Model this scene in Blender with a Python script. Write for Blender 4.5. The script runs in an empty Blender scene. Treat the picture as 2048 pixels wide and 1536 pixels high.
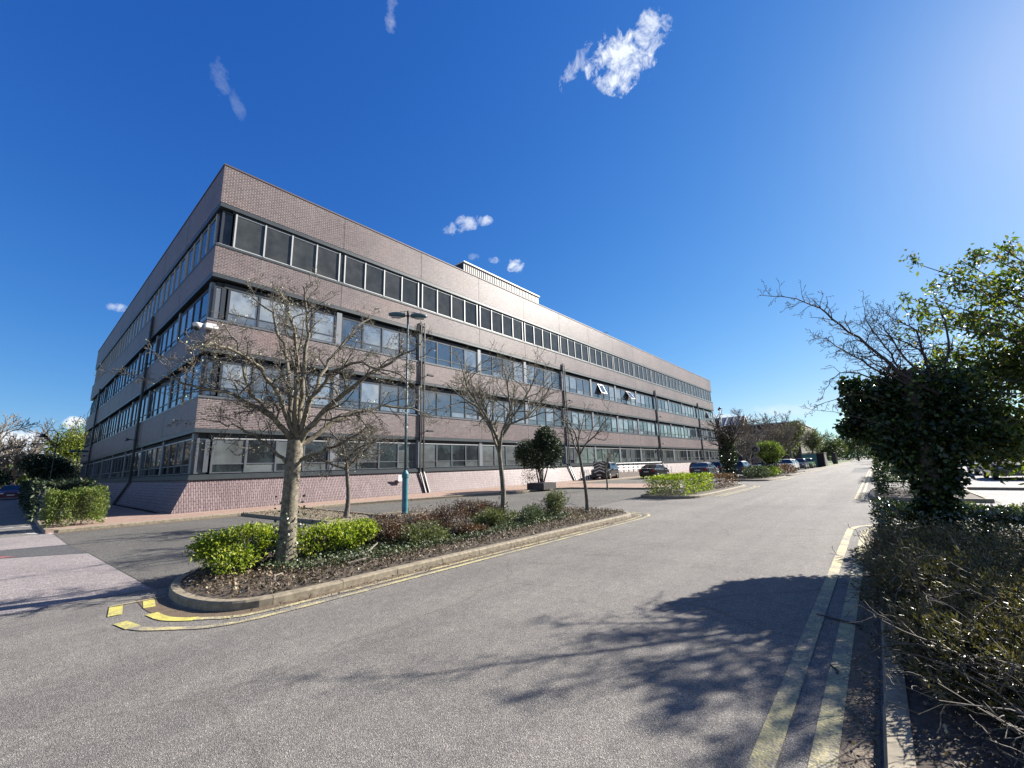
import bpy, math, random
import numpy as np
from mathutils import Vector, Matrix
random.seed(7); RNG = np.random.default_rng(7)
scene = bpy.context.scene
COL = scene.collection
# ------------------------------------------------------------------ camera
F, W2, H2, EYE = 839.57, 1024.0, 768.0, 1.6
V1, V2 = (1753 - W2, 910.5 - H2), (18 - W2, 968 - H2)
CX = Vector((V1[0], -V1[1], -F)).normalized(); CY = Vector((V2[0], -V2[1], -F)).normalized(); CZ = CX.cross(CY)
ROT = Matrix((CX, CY, CZ))
cam = bpy.data.cameras.new('camera'); cam.lens = F / 2048 * 36; cam.sensor_width = 36
cam.clip_start = 0.05; cam.clip_end = 3000
camo = bpy.data.objects.new('camera', cam); COL.objects.link(camo)
camo.matrix_world = Matrix.Translation((0, 0, EYE)) @ ROT.to_4x4(); scene.camera = camo
def ray(px, py): return ROT @ Vector((px - W2, -(py - H2), -F))
def G(px, py, z=0.0):
    d = ray(px, py); t = (z - EYE) / d[2]; return (d[0] * t, d[1] * t, z)
def PL(px, py, ax, val):
    d = ray(px, py); t = (val - (EYE if ax == 2 else 0)) / d[ax]; return (d[0] * t, d[1] * t, EYE + d[2] * t)
# ------------------------------------------------------------------ light
SUN_AZ, SUN_EL = math.radians(-22), math.radians(31)
SD = Vector((math.cos(SUN_EL) * math.cos(SUN_AZ), math.cos(SUN_EL) * math.sin(SUN_AZ), math.sin(SUN_EL)))
sun = bpy.data.lights.new('sun', 'SUN'); sun.energy = 5.0; sun.angle = math.radians(0.53); sun.color = (1, 0.95, 0.87)
so = bpy.data.objects.new('sun', sun); COL.objects.link(so); so.rotation_euler = SD.to_track_quat('Z', 'Y').to_euler()
scene.view_settings.view_transform = 'Standard'; scene.view_settings.look = 'None'
scene.view_settings.exposure = 1.55; scene.view_settings.gamma = 1
world = bpy.data.worlds.new('World'); scene.world = world; world.use_nodes = True
wn, wl = world.node_tree.nodes, world.node_tree.links
wn.clear()
def NN(n, t, **k):
    x = n.new(t)
    for a, b in k.items(): setattr(x, a, b)
    return x
SKYGRADE = ((.185, 1.5), (.54, 1.02), (1.66, .60))
sky = NN(wn, 'ShaderNodeTexSky', sky_type='NISHITA', sun_disc=False, sun_elevation=SUN_EL,
         sun_rotation=math.pi / 2 - SUN_AZ, altitude=50, air_density=1.0, dust_density=0.25, ozone_density=2.0)
sep = NN(wn, 'ShaderNodeSeparateColor'); wl.new(sky.outputs[0], sep.inputs[0]); hs = NN(wn, 'ShaderNodeCombineColor')
for ci, (ga, gp_w) in enumerate(SKYGRADE):
    p1 = NN(wn, 'ShaderNodeMath', operation='POWER'); wl.new(sep.outputs[ci], p1.inputs[0]); p1.inputs[1].default_value = gp_w
    p2 = NN(wn, 'ShaderNodeMath', operation='MULTIPLY'); wl.new(p1.outputs[0], p2.inputs[0]); p2.inputs[1].default_value = ga; wl.new(p2.outputs[0], hs.inputs[ci])
gsep = NN(wn, 'ShaderNodeSeparateColor'); wl.new(hs.outputs[0], gsep.inputs[0]); gmul = NN(wn, 'ShaderNodeMath', operation='MULTIPLY'); wl.new(gsep.outputs[1], gmul.inputs[0]); gmul.inputs[1].default_value = .66
gmin = NN(wn, 'ShaderNodeMath', operation='MINIMUM'); wl.new(gsep.outputs[0], gmin.inputs[0]); wl.new(gmul.outputs[0], gmin.inputs[1]); hs = NN(wn, 'ShaderNodeCombineColor')
wl.new(gmin.outputs[0], hs.inputs[0]); wl.new(gsep.outputs[1], hs.inputs[1]); wl.new(gsep.outputs[2], hs.inputs[2])
tc = NN(wn, 'ShaderNodeTexCoord')
# clouds: patches of noise placed by direction in the sky  (x, y, half width, half height, tilt deg, density, noise scale)
CLOUDS = [(1252, 118, 84, 80, -10, 1.15, 30), (1262, 142, 62, 60, 0, 1.15, 36), (1160, 122, 74, 30, 38, 0.6, 27), (1298, 66, 42, 46, 10, .85, 33), (446, 160, 34, 38, -25, 0.15, 22), (474, 205, 15, 36, -5, 0.10, 24),
          (785, 20, 20, 48, -25, 0.36, 22), (925, 450, 48, 20, 8, 0.7, 26), (962, 441, 24, 14, 0, 0.7, 30), (986, 520, 16, 8, 0, 0.7, 32), (1032, 531, 19, 21, -30, 1.1, 32), (945, 514, 15, 10, 0, 0.28, 32),
          (240, 617, 34, 14, 8, 0.8, 20), (40, 900, 190, 48, 0, 2.2, 11), (140, 845, 46, 16, 0, 1.7, 18), (1462, 838, 70, 12, 0, 0.7, 18), (1570, 820, 90, 16, 0, 0.35, 14)]
nz = NN(wn, 'ShaderNodeTexNoise'); nz.inputs['Scale'].default_value = 7; nz.inputs['Detail'].default_value = 9; nz.inputs['Roughness'].default_value = 0.62
wl.new(tc.outputs['Generated'], nz.inputs['Vector'])
nrm = NN(wn, 'ShaderNodeVectorMath', operation='NORMALIZE'); wl.new(tc.outputs['Generated'], nrm.inputs[0])
warp = NN(wn, 'ShaderNodeTexNoise'); warp.inputs['Scale'].default_value = 14; warp.inputs['Detail'].default_value = 6
wl.new(tc.outputs['Generated'], warp.inputs['Vector'])
wsub = NN(wn, 'ShaderNodeVectorMath', operation='SUBTRACT'); wl.new(warp.outputs['Color'], wsub.inputs[0]); wsub.inputs[1].default_value = (.5, .5, .5)
def M(op, a, b=None, clamp=False, nodes=wn, links=wl):
    m = NN(nodes, 'ShaderNodeMath', operation=op, use_clamp=clamp)
    for i, v in enumerate((a, b)):
        if v is None: continue
        if isinstance(v, (int, float)): m.inputs[i].default_value = v
        else: links.new(v, m.inputs[i])
    return m.outputs[0]
total = None
# unseen cloud banks added behind and beside the camera to whiten the ambient light (azimuth, elevation, half width, half height in degrees)
FILL_BANKS = [(-70, 14, 34, 11, 1.6, 5), (-105, 30, 26, 12, 1.2, 5), (-150, 18, 30, 13, 1.5, 5), (165, 24, 24, 13, 1.3, 5), (128, 11, 18, 8, 1.4, 7), (-175, 55, 26, 16, 1.0, 4), (-60, 48, 20, 9, .8, 5)]
for cl in [(None, None, a[0], a[1], a[2], a[3], a[4], a[5]) for a in FILL_BANKS] + [c for c in CLOUDS]:
    if cl[0] is None:
        az, el = math.radians(cl[2]), math.radians(cl[3]); d = Vector((math.cos(el) * math.cos(az), math.cos(el) * math.sin(az), math.sin(el)))
        rv = Vector((math.sin(az), -math.cos(az), 0)); uv_ = rv.cross(d); dens, sc = cl[6], cl[7]; px = None
        rx, ry = math.radians(cl[4]), math.radians(cl[5])
    else: (px, py, rx, ry, tilt, dens, sc) = cl; d = ray(px, py).normalized(); 
    if px is None: tilt = 0
    t = math.radians(tilt)
    if px is None: right, up = rv * 10, uv_ * 10
    else:
        right = ray(px + 10 * math.cos(t), py - 10 * math.sin(t)).normalized() - d
        up = ray(px - 10 * math.sin(t), py - 10 * math.cos(t)).normalized() - d
    kx, ky = right.length / 10, up.length / 10
    ex, ey = right.normalized() / (rx * kx), up.normalized() / (ry * ky)
    sc_w = NN(wn, 'ShaderNodeVectorMath', operation='MULTIPLY_ADD')
    wl.new(wsub.outputs[0], sc_w.inputs[0]); k = min(rx, ry) * kx * 1.5; sc_w.inputs[1].default_value = (k, k, k); wl.new(nrm.outputs[0], sc_w.inputs[2])
    df = NN(wn, 'ShaderNodeVectorMath', operation='SUBTRACT'); wl.new(sc_w.outputs[0], df.inputs[0]); df.inputs[1].default_value = d
    a = NN(wn, 'ShaderNodeVectorMath', operation='DOT_PRODUCT'); wl.new(df.outputs[0], a.inputs[0]); a.inputs[1].default_value = ex
    b = NN(wn, 'ShaderNodeVectorMath', operation='DOT_PRODUCT'); wl.new(df.outputs[0], b.inputs[0]); b.inputs[1].default_value = ey
    f = NN(wn, 'ShaderNodeVectorMath', operation='DOT_PRODUCT'); wl.new(nrm.outputs[0], f.inputs[0]); f.inputs[1].default_value = d
    r2 = M('ADD', M('MULTIPLY', a.outputs['Value'], a.outputs['Value']), M('MULTIPLY', b.outputs['Value'], b.outputs['Value']))
    m = M('SUBTRACT', 1.0, r2, clamp=True)
    m = M('MULTIPLY', m, M('GREATER_THAN', f.outputs['Value'], 0.3))
    n2 = NN(wn, 'ShaderNodeTexNoise'); n2.inputs['Scale'].default_value = sc; n2.inputs['Detail'].default_value = 10; n2.inputs['Roughness'].default_value = 0.66; n2.inputs['Distortion'].default_value = 0.4
    wl.new(tc.outputs['Generated'], n2.inputs['Vector'])
    nn = M('MULTIPLY', M('SUBTRACT', n2.outputs['Fac'], 0.5), 4.6)
    m = M('MULTIPLY', M('ADD', M('MULTIPLY', M('POWER', m, 0.8), 1.1), M('SUBTRACT', nn, 0.48), clamp=True), M('MINIMUM', M('MULTIPLY', m, 4.0), 1.0))
    m = M('MULTIPLY', m, dens * 0.95, clamp=True)
    total = m if total is None else M('MAXIMUM', total, m)
mixw = NN(wn, 'ShaderNodeMix', data_type='RGBA'); wl.new(total, mixw.inputs['Factor']); wl.new(hs.outputs[0], mixw.inputs[6])
mixw.inputs[7].default_value = (5.6, 6.0, 6.6, 1)
bg = NN(wn, 'ShaderNodeBackground'); wl.new(mixw.outputs[2], bg.inputs['Color']); bg.inputs['Strength'].default_value = 0.0585
wo = NN(wn, 'ShaderNodeOutputWorld'); wl.new(bg.outputs[0], wo.inputs['Surface'])

# ------------------------------------------------------------------ materials
def mat(name):
    m = bpy.data.materials.new(name); m.use_nodes = True
    nt = m.node_tree; return m, nt.nodes, nt.links, nt.nodes['Principled BSDF']
def ramp(n, stops, interp='LINEAR'):
    r = NN(n, 'ShaderNodeValToRGB'); cr = r.color_ramp; cr.interpolation = interp
    while len(cr.elements) < len(stops): cr.elements.new(0.5)
    for e, (p, c) in zip(cr.elements, stops): e.position = p; e.color = (*c, 1)
    return r
def noise(n, l, scale, detail=4, rough=0.55, vec=None, coord='Object'):
    t = NN(n, 'ShaderNodeTexNoise'); t.inputs['Scale'].default_value = scale; t.inputs['Detail'].default_value = detail; t.inputs['Roughness'].default_value = rough
    if vec is None:
        g = NN(n, 'ShaderNodeNewGeometry'); vec = g.outputs['Position']
    l.new(vec, t.inputs['Vector']); return t
def bump(n, l, h, strength, dist, bs):
    b = NN(n, 'ShaderNodeBump'); b.inputs['Strength'].default_value = strength; b.inputs['Distance'].default_value = dist
    l.new(h, b.inputs['Height']); l.new(b.outputs[0], bs.inputs['Normal'])
def mixc(n, l, fac, a, b, mode='MIX'):
    m = NN(n, 'ShaderNodeMix', data_type='RGBA', blend_type=mode)
    for s, v in ((m.inputs['Factor'], fac), (m.inputs[6], a), (m.inputs[7], b)):
        if isinstance(v, (tuple, list)): s.default_value = (*v, 1)
        elif isinstance(v, (int, float)): s.default_value = v
        else: l.new(v, s)
    return m.outputs[2]
def simple(name, col, rough=0.6, metal=0.0, spec=0.5, var=0.15, scale=3.0, coat=0):
    m, n, l, b = mat(name)
    t = noise(n, l, scale, 5)
    r = ramp(n, [(0.3, tuple(c * (1 - var) for c in col)), (0.7, tuple(min(1, c * (1 + var)) for c in col))])
    l.new(t.outputs['Fac'], r.inputs[0]); l.new(r.outputs[0], b.inputs['Base Color'])
    b.inputs['Roughness'].default_value = rough; b.inputs['Metallic'].default_value = metal; b.inputs['Specular IOR Level'].default_value = spec
    b.inputs['Coat Weight'].default_value = coat
    return m
def asphalt(name, c, stone=0.5, big=0.2, chip=55.0, tracks=False):
    m, n, l, b = mat(name)
    g = NN(n, 'ShaderNodeNewGeometry')
    v = NN(n, 'ShaderNodeTexVoronoi'); v.inputs['Scale'].default_value = chip; l.new(g.outputs['Position'], v.inputs['Vector'])
    wn_ = NN(n, 'ShaderNodeTexWhiteNoise', noise_dimensions='3D'); l.new(v.outputs['Color'], wn_.inputs['Vector'])
    r = ramp(n, [(0.0, tuple(x * (1 - stone) for x in c)), (0.55, c), (0.85, tuple(x * (1 + stone) for x in c)), (1.0, tuple(x * (1 + 2.6 * stone) for x in c))])
    l.new(wn_.outputs['Value'], r.inputs[0])
    t = noise(n, l, 0.45, 6, 0.62); r2 = ramp(n, [(0.3, (1 - big,) * 3), (0.7, (1 + big * .6,) * 3)]); l.new(t.outputs['Fac'], r2.inputs[0])
    c1 = mixc(n, l, 1.0, r.outputs[0], r2.outputs[0], 'MULTIPLY')
    t2 = noise(n, l, 6.0, 5, 0.7); r3 = ramp(n, [(0.35, (.86, .86, .87)), (0.65, (1.1, 1.09, 1.08))]); l.new(t2.outputs['Fac'], r3.inputs[0])
    c1 = mixc(n, l, 1.0, c1, r3.outputs[0], 'MULTIPLY')
    # dark seams / oil drips
    t3 = noise(n, l, 1.1, 2, 0.4); t3.inputs['Distortion'].default_value = 2.5
    r4 = ramp(n, [(0.0, (1, 1, 1)), (0.69, (1, 1, 1)), (0.76, (.8, .79, .79))]); l.new(t3.outputs['Fac'], r4.inputs[0])
    c1 = mixc(n, l, 1.0, c1, r4.outputs[0], 'MULTIPLY')
    if tracks:
        for sc, th in (((.05, 1.1, 1), 0), ((.9, .05, 1), 1)):
            mp = NN(n, 'ShaderNodeMapping'); mp.inputs['Scale'].default_value = sc; l.new(g.outputs['Position'], mp.inputs['Vector'])
            tt = noise(n, l, 1.0, 3, .5, vec=mp.outputs[0]); rt = ramp(n, [(.38, (.88, .88, .89)), (.6, (1.06, 1.06, 1.05))]) if th == 0 else ramp(n, [(.32, (.93, .93, .93)), (.5, (1.03, 1.03, 1.03))])
            l.new(tt.outputs['Fac'], rt.inputs[0]); c1 = mixc(n, l, 1.0, c1, rt.outputs[0], 'MULTIPLY')
        wv = noise(n, l, .8, 4, .6); ad = NN(n, 'ShaderNodeVectorMath', operation='MULTIPLY_ADD'); l.new(wv.outputs['Color'], ad.inputs[0]); ad.inputs[1].default_value = (.7, .7, 0); l.new(g.outputs['Position'], ad.inputs[2])
        vc = NN(n, 'ShaderNodeTexVoronoi', feature='DISTANCE_TO_EDGE'); vc.inputs['Scale'].default_value = .16; l.new(ad.outputs[0], vc.inputs['Vector'])
        rc = ramp(n, [(0.0, (.72, .71, .70)), (.0028, (1, 1, 1))]); l.new(vc.outputs['Distance'], rc.inputs[0]); c1 = mixc(n, l, .8, c1, rc.outputs[0], 'MULTIPLY')
        vd = NN(n, 'ShaderNodeTexVoronoi'); vd.inputs['Scale'].default_value = 1.3; l.new(g.outputs['Position'], vd.inputs['Vector'])
        rd = ramp(n, [(0.0, (.5, .5, .5)), (.035, (1, 1, 1))]); l.new(vd.outputs['Distance'], rd.inputs[0]); c1 = mixc(n, l, .7, c1, rd.outputs[0], 'MULTIPLY')
    l.new(c1, b.inputs['Base Color']); b.inputs['Roughness'].default_value = 0.86; b.inputs['Specular IOR Level'].default_value = 0.35
    bump(n, l, v.outputs['Distance'], 0.55, 0.012, b)
    return m
def brick(name, c1, c2, mortar, w=0.225, h=0.075, ms=0.015, rough=0.42, vert=False, patch=(1.0, 1.0, 1.0), spec=0.5, rvar=0.2):
    m, n, l, b = mat(name)
    uv = NN(n, 'ShaderNodeUVMap'); vec = uv.outputs[0]
    if vert:
        mp = NN(n, 'ShaderNodeMapping'); mp.inputs['Rotation'].default_value = (0, 0, math.radians(90)); l.new(vec, mp.inputs['Vector']); vec = mp.outputs[0]
    t = NN(n, 'ShaderNodeTexBrick'); l.new(vec, t.inputs['Vector']); t.inputs['Scale'].default_value = 1.0
    t.inputs['Color1'].default_value = (*c1, 1); t.inputs['Color2'].default_value = (*c2, 1); t.inputs['Mortar'].default_value = (*mortar, 1)
    t.inputs['Mortar Size'].default_value = ms; t.inputs['Mortar Smooth'].default_value = 0.15; t.inputs['Brick Width'].default_value = w; t.inputs['Row Height'].default_value = h; t.inputs['Bias'].default_value = -0.1
    ns = noise(n, l, 0.22, 5, 0.6); r = ramp(n, [(0.36, (.86, .84, .84)), (0.5, (1, 1, 1)), (0.66, patch)]); l.new(ns.outputs['Fac'], r.inputs[0])
    c = mixc(n, l, 1.0, t.outputs['Color'], r.outputs[0], 'MULTIPLY')
    n2 = noise(n, l, 9.0, 4, 0.7); r2 = ramp(n, [(0.35, (.82, .82, .82)), (0.65, (1.15, 1.15, 1.15))]); l.new(n2.outputs['Fac'], r2.inputs[0])
    c = mixc(n, l, 1.0, c, r2.outputs[0], 'MULTIPLY')
    # lime bloom streaks down the wall
    gm = NN(n, 'ShaderNodeNewGeometry'); mp2 = NN(n, 'ShaderNodeMapping'); mp2.inputs['Scale'].default_value = (1.2, 1.2, 0.16); l.new(gm.outputs['Position'], mp2.inputs['Vector'])
    n3 = noise(n, l, 0.9, 6, 0.7, vec=mp2.outputs[0]); r3 = ramp(n, [(0.56, (0, 0, 0)), (0.78, (.22, .22, .22))]); l.new(n3.outputs['Fac'], r3.inputs[0])
    c = mixc(n, l, r3.outputs[0], c, (.42, .39, .36)); l.new(c, b.inputs['Base Color'])
    rr = NN(n, 'ShaderNodeMapRange'); rr.inputs['To Min'].default_value = rough - rvar / 2; rr.inputs['To Max'].default_value = rough + rvar / 2
    l.new(ns.outputs['Fac'], rr.inputs['Value'])
    mm = M('MAXIMUM', rr.outputs[0], M('MULTIPLY', t.outputs['Fac'], 0.9, nodes=n, links=l), nodes=n, links=l); l.new(mm, b.inputs['Roughness'])
    b.inputs['Specular IOR Level'].default_value = spec
    inv = M('SUBTRACT', 1.0, t.outputs['Fac'], nodes=n, links=l); bump(n, l, inv, 0.5, 0.006, b)
    return m
def glassmat(name, dark, blind, pblind, ior=1.5, rough=0.03):
    m, n, l, b = mat(name)
    at = NN(n, 'ShaderNodeAttribute', attribute_name='rnd'); oi = NN(n, 'ShaderNodeObjectInfo')
    cx = NN(n, 'ShaderNodeCombineXYZ'); l.new(at.outputs['Fac'], cx.inputs[0]); l.new(oi.outputs['Random'], cx.inputs[1])
    w = NN(n, 'ShaderNodeTexWhiteNoise', noise_dimensions='3D'); l.new(cx.outputs[0], w.inputs['Vector'])
    r = ramp(n, [(0.0, dark), (1 - pblind, tuple(d * 1.6 for d in dark)), (min(.999, 1 - pblind + .01), tuple(c * .75 for c in blind)), (1.0, blind)]); l.new(w.outputs['Value'], r.inputs[0])
    ns = noise(n, l, 1.6, 3); r2 = ramp(n, [(0.3, (.7, .7, .7)), (0.7, (1.2, 1.2, 1.2))]); l.new(ns.outputs['Fac'], r2.inputs[0])
    l.new(mixc(n, l, 1.0, r.outputs[0], r2.outputs[0], 'MULTIPLY'), b.inputs['Base Color'])
    b.inputs['Roughness'].default_value = rough; b.inputs['IOR'].default_value = ior
    nb = noise(n, l, 0.9, 2); bump(n, l, nb.outputs['Fac'], 0.12, 0.05, b)
    return m
def leafmat(name, stops, rough=0.45, trans=0.3, spec=0.5):
    m, n, l, b = mat(name)
    at = NN(n, 'ShaderNodeAttribute', attribute_name='rnd'); r = ramp(n, stops); l.new(at.outputs['Fac'], r.inputs[0])
    ns = noise(n, l, 1.4, 3); r2 = ramp(n, [(0.35, (.72, .74, .72)), (0.65, (1.2, 1.2, 1.15))]); l.new(ns.outputs['Fac'], r2.inputs[0])
    c = mixc(n, l, 1.0, r.outputs[0], r2.outputs[0], 'MULTIPLY'); l.new(c, b.inputs['Base Color'])
    b.inputs['Roughness'].default_value = rough; b.inputs['Specular IOR Level'].default_value = spec
    if trans > 0:
        tr = NN(n, 'ShaderNodeBsdfTranslucent'); l.new(mixc(n, l, 1.0, c, (1.3, 1.5, .6), 'MULTIPLY'), tr.inputs['Color'])
        mx = NN(n, 'ShaderNodeMixShader'); mx.inputs[0].default_value = trans
        l.new(b.outputs[0], mx.inputs[1]); l.new(tr.outputs[0], mx.inputs[2]); l.new(mx.outputs[0], n['Material Output'].inputs['Surface'])
    return m
def barkmat(name, a, c, rough=0.85, scale=18):
    m, n, l, b = mat(name)
    t = noise(n, l, scale, 6, 0.7); r = ramp(n, [(0.32, a), (0.62, c)]); l.new(t.outputs['Fac'], r.inputs[0]); l.new(r.outputs[0], b.inputs['Base Color'])
    b.inputs['Roughness'].default_value = rough; bump(n, l, t.outputs['Fac'], 0.6, 0.02, b); return m
def yellowpaint(name, base, wear=0.5, col=(.62, .49, .13)):
    m, n, l, b = mat(name)
    t = noise(n, l, 38, 6, 0.75); t2 = noise(n, l, 2.2, 4, 0.6)
    s = M('ADD', M('MULTIPLY', t.outputs['Fac'], 0.75, nodes=n, links=l), M('MULTIPLY', t2.outputs['Fac'], 0.55, nodes=n, links=l), nodes=n, links=l)
    r = ramp(n, [(wear - .05, (1, 1, 1)), (wear + .12, (0, 0, 0))]); l.new(s, r.inputs[0])
    t3 = noise(n, l, 9, 4); r3 = ramp(n, [(0.3, tuple(c * .72 for c in col)), (0.7, tuple(min(1, c * 1.15) for c in col))]); l.new(t3.outputs['Fac'], r3.inputs[0])
    v = NN(n, 'ShaderNodeTexVoronoi'); v.inputs['Scale'].default_value = 60; g = NN(n, 'ShaderNodeNewGeometry'); l.new(g.outputs['Position'], v.inputs['Vector'])
    r5 = ramp(n, [(0, tuple(x * .6 for x in base)), (1, tuple(x * 1.5 for x in base))]); l.new(v.outputs['Distance'], r5.inputs[0])
    c = mixc(n, l, r.outputs[0], r5.outputs[0], r3.outputs[0]); l.new(c, b.inputs['Base Color']); b.inputs['Roughness'].default_value = 0.8
    bump(n, l, v.outputs['Distance'], 0.45, 0.01, b); return m

MT = {}
MT['road'] = asphalt('road_asphalt', (.208, .191, .171), 0.48, 0.15, 175, True)
MT['park'] = asphalt('car_park_asphalt', (.122, .115, .102), 0.45, 0.22, 80)
MT['pink'] = asphalt('pink_concrete', (.29, .255, .245), 0.35, 0.16, 80)
MT['light'] = asphalt('pale_asphalt', (.30, .29, .275), 0.25, 0.16, 80)
MT['patchdark'] = asphalt('dark_asphalt', (.10, .10, .10), 0.4, 0.2, 80)
MT['ground'] = asphalt('open_ground', (.13, .14, .09), 0.4, 0.3, 20)
MT['grass'] = asphalt('grass', (.10, .15, .035), 0.5, 0.3, 30)
MT['kerb'] = simple('kerb_stone', (.27, .225, .155), 0.85, var=0.35, scale=14)
MT['path'] = brick('path_pavers', (.36, .24, .19), (.42, .30, .23), (.2, .15, .12), 0.2, 0.1, 0.004, 0.8, spec=.3)
MT['soil'] = simple('soil', (.075, .055, .038), 0.95, var=0.55, scale=25)
MT['gravel'] = simple('gravel', (.24, .20, .14), 0.95, var=0.4, scale=60)
MT['yellow'] = yellowpaint('yellow_line_paint', (.20, .18, .16), 0.63, (.58, .50, .24))
MT['yellow2'] = yellowpaint('fresh_yellow_paint', (.19, .18, .17), 0.70, (.62, .54, .12))
MT['white'] = yellowpaint('worn_white_strip', (.19, .18, .17), 0.74, (.72, .71, .68))
MT['red'] = simple('faded_red_surfacing', (.36, .10, .10), 0.85, var=0.3, scale=12)
MT['brick'] = brick('purple_brown_brick', (.118, .081, .082), (.198, .142, .143), (.33, .295, .275), w=.26, h=.085, ms=.013, patch=(1.12, 1.02, .96), rough=0.44, rvar=.12, spec=.28)
MT['plinthb'] = brick('plinth_soldier_brick', (.225, .158, .156), (.30, .218, .212), (.07, .055, .058), w=.28, h=.09, vert=True, ms=0.014, rough=0.52, spec=.2)
MT['trim'] = simple('slate_metal_trim', (.055, .066, .072), 0.42, 0.2, var=.12)
MT['frame'] = simple('dark_window_frame', (.035, .042, .052), 0.4, 0.1, var=.1)
MT['framegrey'] = simple('grey_window_frame', (.13, .14, .155), 0.4, 0.2, var=.1)
MT['alu'] = simple('pale_aluminium_mullion', (.62, .61, .57), 0.42, 0.3, var=.06)
MT['column'] = simple('grey_column_cladding', (.20, .215, .235), 0.45, 0.1, var=.1)
MT['soffit'] = simple('dark_soffit', (.03, .032, .036), 0.8)
MT['core'] = simple('dark_recess', (.012, .012, .014), 0.9)
MT['coping'] = simple('brown_coping', (.10, .065, .06), 0.6)
MT['roof'] = simple('roof_felt', (.10, .10, .10), 0.9)
MT['glasst'] = glassmat('tinted_top_glass', (.045, .047, .044), (.085, .085, .08), .35, 1.45, .05)
MT['glassu'] = glassmat('upper_window_glass', (.05, .065, .08), (.27, .31, .34), .5, 2.5)
MT['glassg'] = glassmat('ground_window_glass', (.022, .026, .03), (.15, .165, .165), .55, 1.6)
MT['clad'] = simple('ribbed_metal_cladding', (.26, .25, .23), 0.5, 0.2, var=.1)
MT['whitemetal'] = simple('white_painted_metal', (.78, .78, .76), 0.45, var=.05)
MT['black'] = simple('black_painted_metal', (.013, .013, .015), 0.45)
MT['pipe'] = simple('black_drain_pipe', (.018, .017, .02), 0.45, spec=.6)
MT['teal'] = simple('teal_painted_steel', (.045, .20, .24), 0.42, 0.0, var=.22, scale=8)
MT['tealdark'] = simple('weathered_teal_steel', (.06, .115, .13), 0.5, var=.3, scale=12)
MT['lens'] = simple('lamp_lens', (.45, .47, .45), 0.2)
MT['chrome'] = simple('galvanised_steel', (.34, .35, .35), 0.35, 0.7, var=.1)
MT['tyre'] = simple('tyre_rubber', (.02, .02, .02), 0.8)
MT['rim'] = simple('alloy_rim', (.5, .5, .5), 0.3, 0.8)
MT['carglass'] = simple('car_glass', (.015, .018, .02), 0.05, 0, .9)
MT['tail'] = simple('tail_light_red', (.4, .01, .01), 0.2)
MT['head'] = simple('head_light_clear', (.7, .7, .72), 0.1, .2)
MT['plate'] = simple('number_plate', (.7, .7, .66), 0.5)
MT['rust'] = simple('brown_weathered_steel', (.20, .12, .08), .7)
MT['darkbrick'] = brick('dark_brown_brick', (.035, .026, .028), (.055, .038, .04), (.06, .055, .055), rough=.6)
MT['palebrick'] = brick('pale_brick', (.16, .12, .10), (.22, .17, .14), (.26, .24, .21), rough=.6)
MT['wood'] = simple('grey_wood_panel', (.24, .21, .18), .85, var=.3, scale=10)
MT['bark1'] = barkmat('lichen_grey_bark', (.045, .036, .024), (.27, .235, .165))
MT['bark2'] = barkmat('brown_bark', (.045, .037, .028), (.20, .17, .13))
MT['bark3'] = barkmat('dark_bark', (.03, .022, .018), (.12, .09, .07))
MT['barkp'] = barkmat('pale_far_bark', (.13, .11, .09), (.30, .26, .21))
MT['bud'] = simple('pale_bud', (.55, .6, .36), .5, var=.3)
MT['ivy'] = leafmat('ivy_leaves', [(0, (.012, .025, .008)), (.6, (.03, .058, .018)), (.9, (.08, .12, .03)), (1, (.20, .24, .06))], .36, .15, .45)
MT['dogwood'] = leafmat('fresh_broad_leaves', [(0, (.04, .07, .018)), (.6, (.13, .17, .035)), (.9, (.27, .27, .06)), (1, (.30, .19, .10))], .5, .42, .4)
MT['lime'] = leafmat('yellow_green_leaves', [(0, (.07, .13, .015)), (.4, (.22, .30, .025)), (.8, (.44, .47, .045)), (1, (.62, .60, .12))], .5, .32, .35)
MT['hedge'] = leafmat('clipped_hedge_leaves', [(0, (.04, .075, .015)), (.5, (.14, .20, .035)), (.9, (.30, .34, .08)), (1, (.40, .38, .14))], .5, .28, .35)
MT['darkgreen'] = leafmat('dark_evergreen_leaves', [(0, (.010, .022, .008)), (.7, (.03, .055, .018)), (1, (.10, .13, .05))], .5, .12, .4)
MT['red_shrub'] = leafmat('red_brown_leaves', [(0, (.05, .022, .018)), (.6, (.13, .05, .04)), (.85, (.20, .10, .06)), (1, (.20, .19, .07))], .5, .25)
MT['olive'] = leafmat('olive_green_leaves', [(0, (.05, .065, .02)), (.6, (.14, .16, .06)), (.9, (.26, .27, .12)), (1, (.36, .33, .18))], .55, .25, .35)
MT['gloss'] = leafmat('glossy_dark_leaves', [(0, (.015, .03, .01)), (.7, (.04, .07, .02)), (.95, (.11, .13, .05)), (1, (.12, .03, .02))], .22, .1, 1.0)
MT['cover'] = leafmat('grey_green_ground_ivy', [(0, (.03, .05, .02)), (.6, (.09, .12, .06)), (1, (.24, .26, .16))], .55, .15, .35)
MT['juniper'] = leafmat('olive_needle_foliage', [(0, (.05, .045, .018)), (.45, (.14, .125, .05)), (.75, (.25, .20, .10)), (1, (.34, .24, .15))], .42, .2)
MT['litter'] = leafmat('fallen_brown_leaves', [(0, (.06, .038, .022)), (.6, (.17, .11, .065)), (.92, (.30, .22, .14)), (1, (.5, .45, .34))], .7, .1)
MT['willow'] = leafmat('spring_green_leaves', [(0, (.10, .13, .02)), (.6, (.26, .31, .05)), (1, (.42, .46, .10))], .5, .35)
MT['farleaf'] = leafmat('far_green_leaves', [(0, (.03, .045, .012)), (.6, (.08, .11, .03)), (1, (.18, .21, .07))], .5, .2)
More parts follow.
